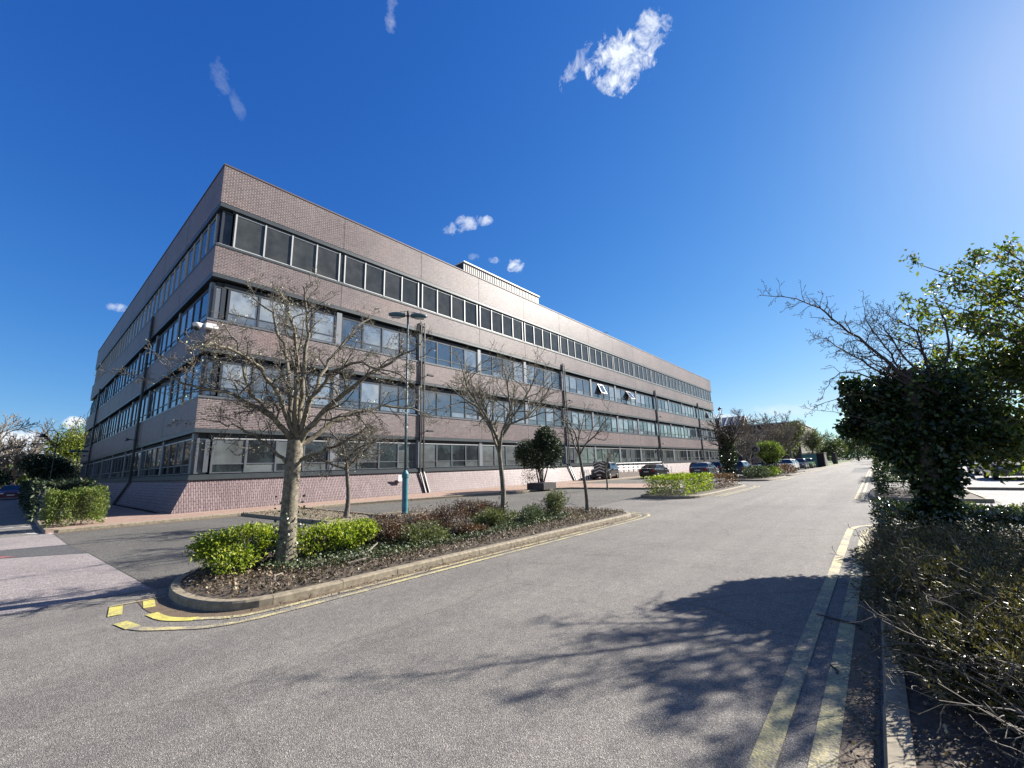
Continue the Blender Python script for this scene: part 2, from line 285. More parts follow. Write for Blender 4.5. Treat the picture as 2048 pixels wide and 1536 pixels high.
MT['twigfar'] = leafmat('far_twig_haze', [(0, (.10, .08, .06)), (.6, (.2, .165, .12)), (1, (.30, .27, .2))], .7, .1)

# ------------------------------------------------------------------ builders
def tag(o, label=None, cat=None, group=None, kind=None):
    if label: o['label'] = label
    if cat: o['category'] = cat
    if group: o['group'] = group
    if kind: o['kind'] = kind
    return o
def empty(name, loc, label=None, cat=None, group=None, rz=0):
    o = bpy.data.objects.new(name, None); COL.objects.link(o); o.location = loc; o.rotation_euler = (0, 0, rz); o.empty_display_size = .2
    return tag(o, label, cat, group)
class MB:
    def __init__(s): s.v = []; s.f = []; s.mi = []; s.r = []; s.cm = 0; s.cr = 0.5
    def poly(s, pts):
        i = len(s.v); s.v += [tuple(p) for p in pts]; s.f.append(tuple(range(i, i + len(pts)))); s.mi.append(s.cm); s.r.append(s.cr)
    def idx(s, vs, fs):
        i = len(s.v); s.v += [tuple(p) for p in vs]
        for f in fs: s.f.append(tuple(i + a for a in f)); s.mi.append(s.cm); s.r.append(s.cr)
    def box(s, x0, x1, y0, y1, z0, z1, skip=''):
        v = [(x0, y0, z0), (x1, y0, z0), (x1, y1, z0), (x0, y1, z0), (x0, y0, z1), (x1, y0, z1), (x1, y1, z1), (x0, y1, z1)]
        fs = {'b': (0, 3, 2, 1), 't': (4, 5, 6, 7), 's': (0, 1, 5, 4), 'e': (1, 2, 6, 5), 'n': (2, 3, 7, 6), 'w': (3, 0, 4, 7)}
        s.idx(v, [f for k, f in fs.items() if k not in skip])
    def bevbox(s, x0, x1, y0, y1, z0, z1, b):
        r = [(x0 + b, y0), (x1 - b, y0), (x1, y0 + b), (x1, y1 - b), (x1 - b, y1), (x0 + b, y1), (x0, y1 - b), (x0, y0 + b)]
        cx, cy = (x0 + x1) / 2, (y0 + y1) / 2
        def ring(z, k): return [(cx + (x - cx) * (1 - k / max(1e-6, abs(x1 - x0) / 2)), cy + (y - cy) * (1 - k / max(1e-6, abs(y1 - y0) / 2)), z) for x, y in r]
        v = ring(z0, b) + ring(z0 + b, 0) + ring(z1 - b, 0) + ring(z1, b); fs = [tuple(range(7, -1, -1)), tuple(range(24, 32))]
        for k in range(3):
            for i in range(8): fs.append((k * 8 + i, k * 8 + (i + 1) % 8, k * 8 + 8 + (i + 1) % 8, k * 8 + 8 + i))
        s.idx(v, fs)
    def prism(s, poly, z0, z1, bottom=False):
        n = len(poly); v = [(x, y, z0) for x, y in poly] + [(x, y, z1) for x, y in poly]
        fs = [tuple(range(n, 2 * n))] + [(i, (i + 1) % n, n + (i + 1) % n, n + i) for i in range(n)]
        if bottom: fs.append(tuple(range(n - 1, -1, -1)))
        s.idx(v, fs)
    def tube(s, pts, rad, n=6, cap=True):
        pts = [Vector(p) for p in pts]; m = len(pts)
        if not hasattr(rad, '__len__'): rad = [rad] * m
        vs = []
        ref = Vector((0.13, 0.21, 0.97)) if abs((pts[-1] - pts[0]).normalized().z) < .9 else Vector((1, 0.1, 0))
        for i, p in enumerate(pts):
            d = (pts[min(i + 1, m - 1)] - pts[max(i - 1, 0)]).normalized()
            a = d.cross(ref).normalized(); b = d.cross(a)
            for k in range(n):
                t = 2 * math.pi * k / n; vs.append(p + (a * math.cos(t) + b * math.sin(t)) * rad[i])
        fs = [(i * n + k, i * n + (k + 1) % n, (i + 1) * n + (k + 1) % n, (i + 1) * n + k) for i in range(m - 1) for k in range(n)]
        if cap: fs += [tuple(range(n - 1, -1, -1)), tuple(range((m - 1) * n, m * n))]
        s.idx(vs, fs)
    def lathe(s, prof, n=16, c=(0, 0, 0), axis='z'):
        vs = []
        for r, h in prof:
            for k in range(n):
                t = 2 * math.pi * k / n; a, b = r * math.cos(t), r * math.sin(t)
                vs.append({'z': (c[0] + a, c[1] + b, c[2] + h), 'y': (c[0] + a, c[1] + h, c[2] + b), 'x': (c[0] + h, c[1] + a, c[2] + b)}[axis])
        m = len(prof); fs = [(i * n + k, i * n + (k + 1) % n, (i + 1) * n + (k + 1) % n, (i + 1) * n + k) for i in range(m - 1) for k in range(n)]
        fs += [tuple(range(n - 1, -1, -1)), tuple(range((m - 1) * n, m * n))]
        s.idx(vs, fs)
    def build(s, name, mats, parent=None, o=(0, 0, 0), smooth=False, loc=None):
        me = bpy.data.meshes.new(name); ox, oy, oz = o
        me.from_pydata([(x - ox, y - oy, z - oz) for x, y, z in s.v], [], s.f)
        if not isinstance(mats, (list, tuple)): mats = [mats]
        for m in mats: me.materials.append(m)
        if len(mats) > 1: me.polygons.foreach_set('material_index', s.mi)
        if smooth: me.polygons.foreach_set('use_smooth', [True] * len(s.f))
        a = me.attributes.new('rnd', 'FLOAT', 'FACE'); a.data.foreach_set('value', s.r)
        nl = len(me.loops); vi = np.empty(nl, np.int32); me.loops.foreach_get('vertex_index', vi)
        co = np.empty(len(s.v) * 3, np.float32); me.vertices.foreach_get('co', co); co = co.reshape(-1, 3)
        nr = np.empty(len(s.f) * 3, np.float32); me.polygons.foreach_get('normal', nr); nr = np.abs(nr.reshape(-1, 3))
        tot = np.array([len(f) for f in s.f]); ln = np.repeat(nr, tot, 0); c = co[vi] + np.array(o, np.float32)
        ax = np.argmax(ln * np.array([1.5, 1.5, 1.0]), 1)
        uv = np.where((ax == 2)[:, None], c[:, :2], np.where((ax == 0)[:, None], c[:, 1:], c[:, [0, 2]]))
        u = me.uv_layers.new(name='UVMap'); u.data.foreach_set('uv', uv.astype(np.float32).ravel())
        ob = bpy.data.objects.new(name, me); COL.objects.link(ob)
        if parent is not None: ob.parent = parent
        ob.location = loc if loc is not None else ((0, 0, 0) if parent is not None else o)
        return ob
def npmesh(name, V, counts, L, rnd, mats, parent=None, o=(0, 0, 0), smooth=False, mi=None):
    me = bpy.data.meshes.new(name); V = (V - np.array(o)).astype(np.float32)
    me.vertices.add(len(V)); me.vertices.foreach_set('co', V.ravel())
    me.loops.add(len(L)); me.loops.foreach_set('vertex_index', L.astype(np.int32))
    me.polygons.add(len(counts)); st = np.concatenate([[0], np.cumsum(counts)[:-1]]).astype(np.int32)
    me.polygons.foreach_set('loop_start', st)
    if not isinstance(mats, (list, tuple)): mats = [mats]
    for m in mats: me.materials.append(m)
    me.update(calc_edges=True)
    if mi is not None: me.polygons.foreach_set('material_index', mi.astype(np.int32))
    a = me.attributes.new('rnd', 'FLOAT', 'FACE'); a.data.foreach_set('value', rnd.astype(np.float32))
    if smooth: me.polygons.foreach_set('use_smooth', np.ones(len(counts), bool))
    ob = bpy.data.objects.new(name, me); COL.objects.link(ob)
    if parent is not None: ob.parent = parent; ob.location = (0, 0, 0)
    else: ob.location = o
    return ob
def unit(v): return v / np.maximum(1e-9, np.linalg.norm(v, axis=1, keepdims=True))
def leaves(name, P, size, m, parent=None, o=(0, 0, 0), dirs=None, spread=1.0, aspect=0.5, droop=0.0, rnd=None, flat=0.0, fold=0.12):
    n = len(P); a = RNG.normal(size=(n, 3))
    if dirs is not None: a = unit(a) * spread + dirs
    a[:, 2] -= droop; a = unit(a)
    u = RNG.normal(size=(n, 3)); u[:, 2] += flat * 3
    side = unit(np.cross(a, unit(u))); nn = np.cross(side, a)
    s = (size * RNG.uniform(0.6, 1.3, n))[:, None]
    w = s * aspect * 0.5
    mid = P + a * s * 0.45
    V = np.stack([P, mid + side * w + nn * s * fold, P + a * s - nn * s * fold * .5, mid - side * w + nn * s * fold], 1).reshape(-1, 3)
    i = np.arange(n)[:, None] * 4
    L = np.concatenate([i, i + 1, i + 2, i, i + 2, i + 3], 1).ravel()
    r = RNG.uniform(0, 1, n) if rnd is None else rnd
    return npmesh(name, V, np.full(2 * n, 3), L, np.repeat(r, 2), m, parent, o)
def pts_box(c, h, n, inner=0.25, lump=0.06):
    c = np.array(c); h = np.array(h); q = RNG.uniform(-1, 1, (n, 3)); k = RNG.integers(0, 5, n)
    wts = np.array([h[0] * h[1] * 2, h[1] * h[2], h[1] * h[2], h[0] * h[2], h[0] * h[2]]); k = RNG.choice(5, n, p=wts / wts.sum())
    q[k == 0, 2] = 1; q[k == 1, 0] = 1; q[k == 2, 0] = -1; q[k == 3, 1] = 1; q[k == 4, 1] = -1
    q *= (1 - RNG.uniform(0, inner, n) ** 1.0)[:, None]
    p = c + q * h
    l = np.sin(p[:, 0] * 5.1 + p[:, 2] * 3) + np.sin(p[:, 1] * 6.3 + 1.7) + np.sin(p[:, 0] * 11 + p[:, 1] * 9)
    d = unit(q * 1.0); return p + d * (l * lump * .5)[:, None], d
def pts_ell(c, h, n, inner=0.45, lump=0.12, zmin=None):
    d = unit(RNG.normal(size=(n, 3))); r = 1 - RNG.uniform(0, 1, n) ** 1.6 * inner
    l = np.sin(d[:, 0] * 6 + c[0]) * np.sin(d[:, 1] * 7 + c[1]) + np.sin(d[:, 2] * 8 + 2) * .6 + np.sin(d[:, 0] * 13 + d[:, 1] * 11) * .4
    p = np.array(c) + d * np.array(h) * (r * (1 + l * lump))[:, None]
    if zmin is not None: k = p[:, 2] > zmin; p, d = p[k], d[k]
    return p, d
class Tree:
    def __init__(s, rnd): s.r = rnd; s.tubes = []; s.tips = []; s.nodes = []
    def limb(s, pts, r0, r1): s.tubes.append((pts, [r0 + (r1 - r0) * i / (len(pts) - 1) for i in range(len(pts))]))
    def grow(s, p, d, L, r, lev, maxlev, P):
        R = s.r; n = P.get('seg', 4); pts = [p]; rad = [r]; d = d.normalized(); cur = d.copy()
        for i in range(n):
            w = P['wob'] * (1.4 if lev >= 2 else 1)
            cur = (cur + Vector((R.gauss(0, w), R.gauss(0, w), R.gauss(0, w) + P['up']))).normalized()
            p = p + cur * (L / n); pts.append(p); rad.append(r * (1 - .62 * (i + 1) / n))
        s.tubes.append((pts, rad)); s.nodes += pts[1:]
        if lev >= maxlev: s.tips.append((pts[-1], cur)); return
        k = P['kids'][min(lev, len(P['kids']) - 1)]
        for j in range(k):
            t = (j + .6 + R.uniform(-.35, .35)) / k; t = min(.98, P.get('t0', .2) + (1 - P.get('t0', .2)) * t); i = min(n - 1, int(t * n)); q = pts[i].lerp(pts[i + 1], t * n - i)
            ax = (pts[i + 1] - pts[i]).normalized(); side = ax.cross(Vector((R.gauss(0, 1), R.gauss(0, 1), R.gauss(0, 1)))).normalized()
            a = math.radians(R.uniform(*P['ang'])); nd = ax * math.cos(a) + side * math.sin(a)
            s.grow(q, nd, L * P['lr'] * R.uniform(.6, 1.15) * (1 - .35 * t), rad[i] * P.get('rr', .62), lev + 1, maxlev, P)
    def side(s, pts, r0, r1, k, L, lev, maxlev, P, t0=.25):
        R = s.r; m = len(pts) - 1
        for j in range(k):
            t = t0 + (1 - t0) * (j + R.random()) / k; i = min(m - 1, int(t * m)); q = pts[i].lerp(pts[i + 1], t * m - i)
            ax = (pts[i + 1] - pts[i]).normalized(); sd = ax.cross(Vector((R.gauss(0, 1), R.gauss(0, 1), R.gauss(0, 1)))).normalized()
            a = math.radians(R.uniform(*P['ang'])); s.grow(q, ax * math.cos(a) + sd * math.sin(a), L * R.uniform(.55, 1.1) * (1 - .4 * t), (r0 + (r1 - r0) * t) * .55, lev, maxlev, P)
    def mesh(s, name, m, parent, o, rmin=0.0035, sides=None):
        V, C, Lp = [], [], []; base = 0
        for pts, rad in s.tubes:
            big = max(rad); n = 8 if big > .05 else (5 if big > .015 else 3); k = len(pts)
            A = np.array([tuple(p) for p in pts]); T = np.gradient(A, axis=0); T = unit(T)
            ref = np.array([.3, .5, .81]) if abs(T[0][2]) < .8 else np.array([1., .2, 0]); X = unit(np.cross(T, ref)); Y = np.cross(T, X)
            th = np.arange(n) * 2 * math.pi / n; rr = np.maximum(np.array(rad), rmin)
            ring = A[:, None] + rr[:, None, None] * (np.cos(th)[None, :, None] * X[:, None] + np.sin(th)[None, :, None] * Y[:, None])
            V.append(ring.reshape(-1, 3)); i = np.arange(k - 1)[:, None] * n; j = np.arange(n)[None]; j2 = (j + 1) % n
            q = np.stack([i + j, i + j2, i + n + j2, i + n + j], -1).reshape(-1, 4) + base
            Lp.append(q.ravel()); C.append(np.full(len(q), 4)); base += k * n
        V = np.concatenate(V); C = np.concatenate(C); Lp = np.concatenate(Lp)
        return npmesh(name, V, C, Lp, RNG.uniform(0, 1, len(C)), m, parent, o, smooth=True)
def copy_tree(o, parent=None):
    c = o.copy(); COL.objects.link(c)
    if parent is not None: c.parent = parent
    for ch in list(o.children): copy_tree(ch, c)
    return c
def sheet(name, poly, z, m, label=None):
    b = MB(); b.poly([(x, y, z) for x, y in poly]); return tag(b.build(name, m), kind='structure', label=label)
def smooth_poly(p, it=2, closed=False):
    for _ in range(it):
        q = [] if closed else [p[0]]
        rng = range(len(p)) if closed else range(len(p) - 1)
        for i in rng:
            a, b = p[i], p[(i + 1) % len(p)]
            q.append((a[0] * .75 + b[0] * .25, a[1] * .75 + b[1] * .25)); q.append((a[0] * .25 + b[0] * .75, a[1] * .25 + b[1] * .75))
        if not closed: q.append(p[-1])
        p = q
    return p
def resample(p, d, closed=False):
    if closed: p = p + [p[0]]
    out = [p[0]]; acc = 0
    for a, b in zip(p, p[1:]):
        L = math.dist(a, b); t = d - acc
        while t <= L: out.append((a[0] + (b[0] - a[0]) * t / L, a[1] + (b[1] - a[1]) * t / L)); t += d
        acc = (acc + L) % d
    return out
def offset_line(p, w):
    out = []
    for i, a in enumerate(p):
        q0, q1 = p[max(i - 1, 0)], p[min(i + 1, len(p) - 1)]; dx, dy = q1[0] - q0[0], q1[1] - q0[1]; L = math.hypot(dx, dy) or 1
        out.append((a[0] - dy / L * w, a[1] + dx / L * w))
    return out
def kerb(name, path, width=.14, h=.12, stone=.9, side=1, closed=False):
    p = resample(path, .15, closed); b = MB(); k = max(2, int(round(stone / .15))); q = offset_line(p, width * side)
    i = 0
    while i < len(p) - 1:
        j = min(i + k, len(p) - 1); jit = random.uniform(-.006, .006); tl = random.uniform(-.004, .004)
        A, B = p[i:j + 1], q[i:j + 1]; e = .006
        def sh(L, a, c):
            L = list(L); L[0] = (L[0][0] * (1 - e / .15) + L[1][0] * e / .15, L[0][1] * (1 - e / .15) + L[1][1] * e / .15); return L
        A = sh(A, 0, 0); B = sh(B, 0, 0); n = len(A); v = []
        for (ax, ay), (bx, by) in zip(A, B):
            ax, ay = ax + jit, ay + jit; mx, my = ax + (bx - ax) * .16, ay + (by - ay) * .16
            v += [(ax, ay, -.05), (ax + (mx - ax) * .12, ay + (my - ay) * .12, h * .78 + tl), (mx, my, h + tl), (bx, by, h + tl), (bx, by, -.05)]
        fs = [(5 * a + c, 5 * a + 5 + c, 5 * a + 6 + c, 5 * a + 1 + c) for a in range(n - 1) for c in range(4)]
        fs += [(4, 3, 2, 1, 0), tuple(5 * (n - 1) + c for c in range(5))]
        if side < 0: fs = [f[::-1] for f in fs]
        b.idx(v, fs); i = j
    return tag(b.build(name, MT['kerb']), kind='structure')
def line(name, path, w, z, m):
    L, R = offset_line(path, w / 2), offset_line(path, -w / 2); b = MB()
    for i in range(len(path) - 1): b.poly([(*L[i], z), (*R[i], z), (*R[i + 1], z), (*L[i + 1], z)])
    return tag(b.build(name, m), kind='structure')

# ================================================================== SETTING
sheet('ground', [(-700, -700), (1200, -700), (1200, 900), (-700, 900)], -.06, MT['ground'])
sheet('road', [(-60, -60), (128, -60), (128, .2), (620, .2), (620, 6.3), (128, 6.3), (128, 20), (128, 110), (-60, 110)], 0, MT['road'])
sheet('car_park', [(1.6, 8.42), (1.38, 13.9), (1.2, 16.2), (1.12, 20.3), (2, 20.6), (31, 20.6), (31, 20.3), (110, 20.3), (110, 7.2), (54, 6.3), (44, 7), (29.6, 8.3), (19, 8.9), (16, 8.7), (13, 8.5)], .004, MT['park'])
sheet('concrete_apron', [(-60, 8.9), (-8, 8.75), (1.58, 8.5), (1.36, 13.9), (.07, 14.9), (-60, 15.3)], .004, MT['pink'])
sheet('concrete_apron', [(-60, 17.2), (0.07, 16.6), (1.18, 16.3), (1.10, 20.4), (-60, 22.0)], .004, MT['pink'])
sheet('dark_road_patch', [(-60, 15.4), (.07, 14.95), (1.37, 13.95), (1.19, 16.2), (.07, 16.55), (-60, 17.1)], .005, MT['patchdark'])  # drain repair strip between the aprons
sheet('red_surfacing', [(-12, 15.5), (.1, 15.25), (.32, 15.0), (.05, 14.98), (-12, 15.25)], .009, MT['red'])
sheet('pale_car_park', [(14, -1.4), (20.1, -1.0), (20.1, -2.75), (110, -2.75), (110, -55), (3, -55), (9, -6), (13, -4)], .004, MT['light'])
sheet('dark_road_patch', [(54, .9), (75, .9), (75, 2.5), (54, 2.2)], .005, MT['patchdark'])  # darker patch on the far stretch of road
line('white_strip', [(-14, 25.6), (1.05, 24.7)], .22, .009, MT['white'])  # long white strip across the side road
line('white_strip', [(.55, 21.3), (1.12, 20.35)], .12, .009, MT['white'])
b = MB(); b.prism([(.95, 20.5), (11, 20.5), (15, 19.4), (21.4, 17.5), (24.4, 17.2), (25.3, 16.2), (25.4, 10.9), (26.5, 10.4), (31.1, 10.5), (31.1, 20.4), (96, 20.4), (96, 25), (4.4, 25), (4.4, 80), (.95, 80)], -.05, .1)
tag(b.build('footpath', MT['path']), kind='structure')
kerb('kerb', [(.9, 80), (.9, 23), (.92, 20.8), (1.15, 20.46), (11, 20.42), (15, 19.3), (21.4, 17.4), (24.3, 17.12), (25.2, 16.2), (25.3, 10.9), (26.4, 10.3), (31.15, 10.35), (31.2, 20.3), (96, 20.3)], .13, .115, side=1)
# island beds
isl1 = smooth_poly([(2.6, 9.25), (1.95, 8.75), (1.62, 7.9), (1.60, 7.0), (1.9, 6.1), (2.8, 5.98), (5, 5.98), (8.1, 5.94), (11.2, 5.9), (12.6, 5.9), (13.15, 6.6), (13.1, 8.6), (12.5, 9.3), (6, 9.35)], 2, True)
kerb('kerb', isl1, .125, .105, .92, 1, True)
def bed(name, poly, z, m, amp=.04, step=.25):
    xs = [p[0] for p in poly]; ys = [p[1] for p in poly]; b = MB(); nx = max(2, int((max(xs) - min(xs)) / step)); 
    cx, cy = sum(xs) / len(xs), sum(ys) / len(ys); rings = 8; n = len(poly); vs = []
    for k in range(rings + 1):
        t = 1 - k / rings
        for x, y in poly:
            X, Y = cx + (x - cx) * t, cy + (y - cy) * t
            vs.append((X, Y, z + (amp * (1 - t ** 3) * (1 + .5 * math.sin(X * 3.1) * math.cos(Y * 4.3)) if k else 0)))
    b.idx(vs, [(k * n + i, k * n + (i + 1) % n, (k + 1) * n + (i + 1) % n, (k + 1) * n + i) for k in range(rings) for i in range(n)])
    return tag(b.build(name, m, smooth=True), kind='structure')
bed('soil', offset_line(isl1 + isl1[:1], .115)[:-1], .09, MT['soil'])
isl3 = smooth_poly([(20, 9.0), (19.2, 8.6), (19.0, 7.4), (19.4, 6.3), (21, 6.1), (28.4, 6.1), (29.4, 6.5), (29.5, 8.4), (28.5, 9)], 2, True)
kerb('kerb', isl3, .14, .12, .92, 1, True); bed('soil', offset_line(isl3 + isl3[:1], .13)[:-1], .10, MT['soil'])
isl4 = smooth_poly([(37.6, 9.2), (36, 8.4), (35.8, 6.6), (37, 6.1), (43, 6.0), (44.4, 6.5), (44.4, 8.6), (43, 9.3)], 2, True)
kerb('kerb', isl4, .14, .12, .92, 1, True); bed('soil', offset_line(isl4 + isl4[:1], .13)[:-1], .10, MT['soil'])
isl5 = smooth_poly([(47, 8.8), (46.2, 8), (46.2, 6.6), (47.3, 6.1), (54.5, 5.9), (55.6, 6.4), (55.6, 8), (54, 8.8)], 2, True)
kerb('kerb', isl5, .14, .12, .92, 1, True); bed('soil', offset_line(isl5 + isl5[:1], .13)[:-1], .10, MT['soil'])
kerb('kerb', [(58, 6.4), (90, 6.3), (200, 6.3)][::-1], .14, .12, 2.0, -1)
sheet('grass_verge', [(84, 6.6), (200, 6.6), (200, 12), (84, 11)], .09, MT['grass'])
bedp = [(6.7, 13.5), (8.7, 13.3), (9.0, 20.3), (6.4, 20.3)]
kerb('kerb', [(6.4, 20.35), (6.7, 13.5), (8.7, 13.3), (9.0, 20.35)], .12, .12, .92, 1)
bed('gravel', smooth_poly(bedp, 1, True), .08, MT['gravel'], .0)
b = MB(); b.bevbox(6.2, 7.1, 12.7, 12.95, .0, .14, .02); o = b.build('loose_kerb_stone', MT['kerb'], o=(6.6, 12.8, 0)); tag(o, 'loose grey kerb stone lying by the gravel bed in front of the small twiggy tree', 'kerb stone')
lampbed = [(8.75, 12.7), (9.9, 12.6), (10, 13.3), (9.9, 13.9), (8.8, 13.95)]
kerb('kerb', lampbed + lampbed[:1], .11, .12, .6, 1); b = MB(); b.prism([(8.86, 12.8), (9.8, 12.72), (9.85, 13.8), (8.9, 13.85)], .0, .10); tag(b.build('soil', MT['soil']), kind='structure')
# right hand side
kerb('kerb', smooth_poly([(-4, .20), (5.6, .20), (11.2, .24), (12.5, .2), (12.95, -.5), (13, -3.8), (9, -5.8), (3, -55)], 2), .12, .125, .92, -1)
bed('soil', [(-4, .08), (5.6, .08), (11.2, .1), (12.3, .02), (12.8, -.6), (12.85, -3.7), (8.9, -5.9), (3, -12), (-4, -12)], .11, MT['soil'], .02)
r2 = smooth_poly([(20.2, -2.6), (20.2, .0), (20.8, .42), (22, .45), (26, .45), (27, .2), (27, -2.6)], 1)
kerb('kerb', r2 + [r2[0]], .15, .13, .92, -1); bed('soil', offset_line(r2, -.14), .10, MT['soil'], .02)
kerb('kerb', [(27, -2.75), (26.6, -6), (26.3, -30)], .15, .12, .92, 1)
kerb('kerb', [(34, .45), (200, .3)], .15, .12, 2.0, -1)
sheet('grass_verge', [(34, .28), (200, .12), (200, -2.6), (34, -2.6)], .09, MT['grass'])
MT['dirt'] = yellowpaint('gutter_grit', (.19, .175, .155), 0.92, (.15, .105, .065))
line('gutter_grit', smooth_poly([(1.45, 7.9), (1.42, 7.0), (1.7, 6.2), (2.6, 5.88), (5, 5.86), (8.1, 5.82), (12.6, 5.8), (13.3, 6.2)], 2), .26, .0045, MT['dirt'])
line('gutter_grit', [(-2, .32), (12, .34)], .20, .0045, MT['dirt'])
line('gutter_grit', [(1.1, 20.2), (11, 20.2), (15, 19.1), (21.3, 17.2), (24.4, 16.9)], .35, .0065, MT['dirt'])
# yellow lines
YO = smooth_poly([(1.34, 6.1), (1.65, 5.72), (2.3, 5.62), (5, 5.62), (11, 5.52), (12.6, 5.5), (13.4, 5.75), (13.6, 6.5)], 2)
YI = smooth_poly([(1.6, 6.25), (1.9, 5.9), (2.4, 5.82), (5, 5.80), (11, 5.71), (12.3, 5.7), (13.0, 5.85), (13.3, 6.4)], 2)
line('yellow_line', YO, .085, .008, MT['yellow']); line('yellow_line', YI, .085, .008, MT['yellow'])
for seg in ([(1.10, 7.74), (1.03, 7.25)], [(1.03, 6.85), (1.09, 6.5)]): line('yellow_line', smooth_poly(seg, 1), .13, .008, MT['yellow2'])
line('yellow_line', smooth_poly([(1.09, 6.5), (1.15, 6.33), (1.34, 6.1)], 2), .10, .0085, MT['yellow'])
for seg in ([(1.42, 7.72), (1.36, 7.3)], [(1.32, 6.95), (1.36, 6.62), (1.46, 6.4), (1.6, 6.25)]): line('yellow_line', smooth_poly(seg, 1), .12, .008, MT['yellow2'])
line('yellow_line', [(1.04, 7.8), (1.6, 7.76)], .05, .009, MT['yellow'])
RO = smooth_poly([(-2, .72), (4, .71), (11.6, .70), (12.6, .68), (13.3, .3), (13.45, -.5)], 2); RI = smooth_poly([(-2, .47), (4, .46), (11.4, .45), (12.4, .42), (13.0, .12), (13.15, -.5)], 2)
line('yellow_line', RO, .12, .008, MT['yellow']); line('yellow_line', RI, .12, .008, MT['yellow'])
for dy, e in ((.85, 0), (.66, .22)): line('yellow_line', smooth_poly([(19.7 + e, -.6), (19.8 + e, .2), (20.5, dy), (22, dy), (60, dy)], 2), .10, .008, MT['yellow'])
for dy in (5.75, 5.52): line('yellow_line', smooth_poly([(21, dy + .1), (28.3, dy), (29.6, dy + .1), (30, 6.3)], 2), .10, .008, MT['yellow'])
for dy in (5.75, 5.55): line('yellow_line', [(38, dy), (44, dy)], .10, .008, MT['yellow'])
line('yellow_line', [(58, 5.9), (200, 5.9)], .14, .008, MT['yellow'])

# ================================================================== OFFICE BUILDING
BX, BY, EX, EY = 5.33, 24.05, 92.5, 74.4
bld = empty('office_building', (BX, BY, 0), 'long four storey purple brown brick office block with ribbon windows and battered base', 'office building')
O = (BX, BY, 0)
for nm, z0, z1 in (('brick_band', 15.75, 17.92), ('brick_band', 11.80, 13.28), ('brick_band', 7.85, 9.26), ('brick_band', 3.90, 5.36)):
    b = MB(); b.box(BX, EX, BY, EY, z0, z1); b.cm = 1; z0 += .01; z1 -= .01
    for k in range(1, 14): x = 5.95 + 6.15 * k; b.box(x - .012, x + .012, BY - .004, BY + .02, z0, z1)
    for k in range(1, 8): y = 24.67 + 6.15 * k; b.box(BX - .004, BX + .02, y - .012, y + .012, z0, z1)
    b.build(nm, [MT['brick'], MT['core']], bld, O)
b = MB(); b.box(BX - .03, EX + .03, BY - .03, EY + .03, 17.92, 18.0); b.build('coping', MT['coping'], bld, O)
for z0, z1 in ((15.52, 15.75), (11.58, 11.80), (7.66, 7.85), (3.70, 3.90)):
    b = MB(); b.box(BX + .012, EX - .012, BY + .012, EY - .012, z0, z1); b.build('fascia_trim', MT['trim'], bld, O)
for i, (z0, z1) in enumerate(((13.28, 13.40), (9.26, 9.36), (5.36, 5.46))):
    b = MB(); b.box(BX - .02, EX + .02, BY - .03, EY, z0, z1); b.build('sill', MT['trim'] if i == 0 else MT['framegrey'], bld, O)
b = MB(); b.box(BX + .10, EX, BY + .08, EY, 13.40, 13.47); b.build('sill', MT['alu'], bld, O)
b = MB(); b.box(BX - .06, EX + .02, BY - .08, EY, 1.50, 1.66); b.box(BX - .03, EX + .02, BY - .04, EY, 1.662, 1.74); b.build('sill', MT['trim'], bld, O)
b = MB()
for z0, z1 in ((13.47, 15.52), (9.36, 11.58), (5.46, 7.66), (1.74, 3.70)): b.box(BX + .62, EX - .62, BY + .62, EY - .62, z0, z1)
b.build('dark_interior', MT['core'], bld, O)
b = MB(); b.box(BX + .25, EX - .25, BY + .25, EY - .25, 17.925, 17.93)
b.build('roof', MT['roof'], bld, O)
b = MB(); S = .66; q0 = [(BX - S, BY - S), (EX + S, BY - S), (EX + S, EY + S), (BX - S, EY + S)]; q1 = [(BX + .02, BY + .02), (EX - .02, BY + .02), (EX - .02, EY - .02), (BX + .02, EY - .02)]
for i in range(4):
    j = (i + 1) % 4; b.poly([(*q0[i], .09), (*q0[j], .09), (*q1[j], 1.5), (*q1[i], 1.5)])
b.build('plinth', MT['plinthb'], bld, O)
# --- windows: one object per bay (frame) with glass, drawn about the bay centre, outward = -y
ZT, ZU, ZG = (13.47, 15.40), (9.40, 11.17), (1.78, 3.44)
def pane_quads(b, xs, z0, z1, y, k0=0, split=None):
    for i, (a, c) in enumerate(xs):
        b.cr = (k0 + i * 2) * .037 + .01
        if split is None: b.poly([(a, y, z0), (c, y, z0), (c, y, z1), (a, y, z1)])
        else:
            b.poly([(a, y, split), (c, y, split), (c, y, z1), (a, y, z1)])
            b.cr += .031; b.poly([(a, y, z0), (c, y, z0), (c, y, split), (a, y, split)])
def make_top():
    w = 5.78 / 2; f = MB(); g = MB(); n = 4; pw = 2 * w / n; h = ZT[1] - ZT[0]
    for i in range(n + 1): x = -w + i * pw; f.box(x - .038, x + .038, .07, .30, 0, h)
    for i in range(n): f.box(-w + i * pw + .038, -w + (i + 1) * pw - .038, .11, .30, h - .05, h); f.box(-w + i * pw + .038, -w + (i + 1) * pw - .038, .11, .30, 0, .04)
    pane_quads(g, [(-w + i * pw, -w + (i + 1) * pw) for i in range(n)], 0, h, .135)
    g.cr = .9; g.box(w + .04, w + .33, .13, .30, 0, h)
    r = f.build('window', MT['alu']); g.build('glass', MT['glasst'], r); hd = MB(); hd.box(-3.07, 3.07, .14, .40, h, h + .12); hd.build('head_panel', MT['frame'], r); return r
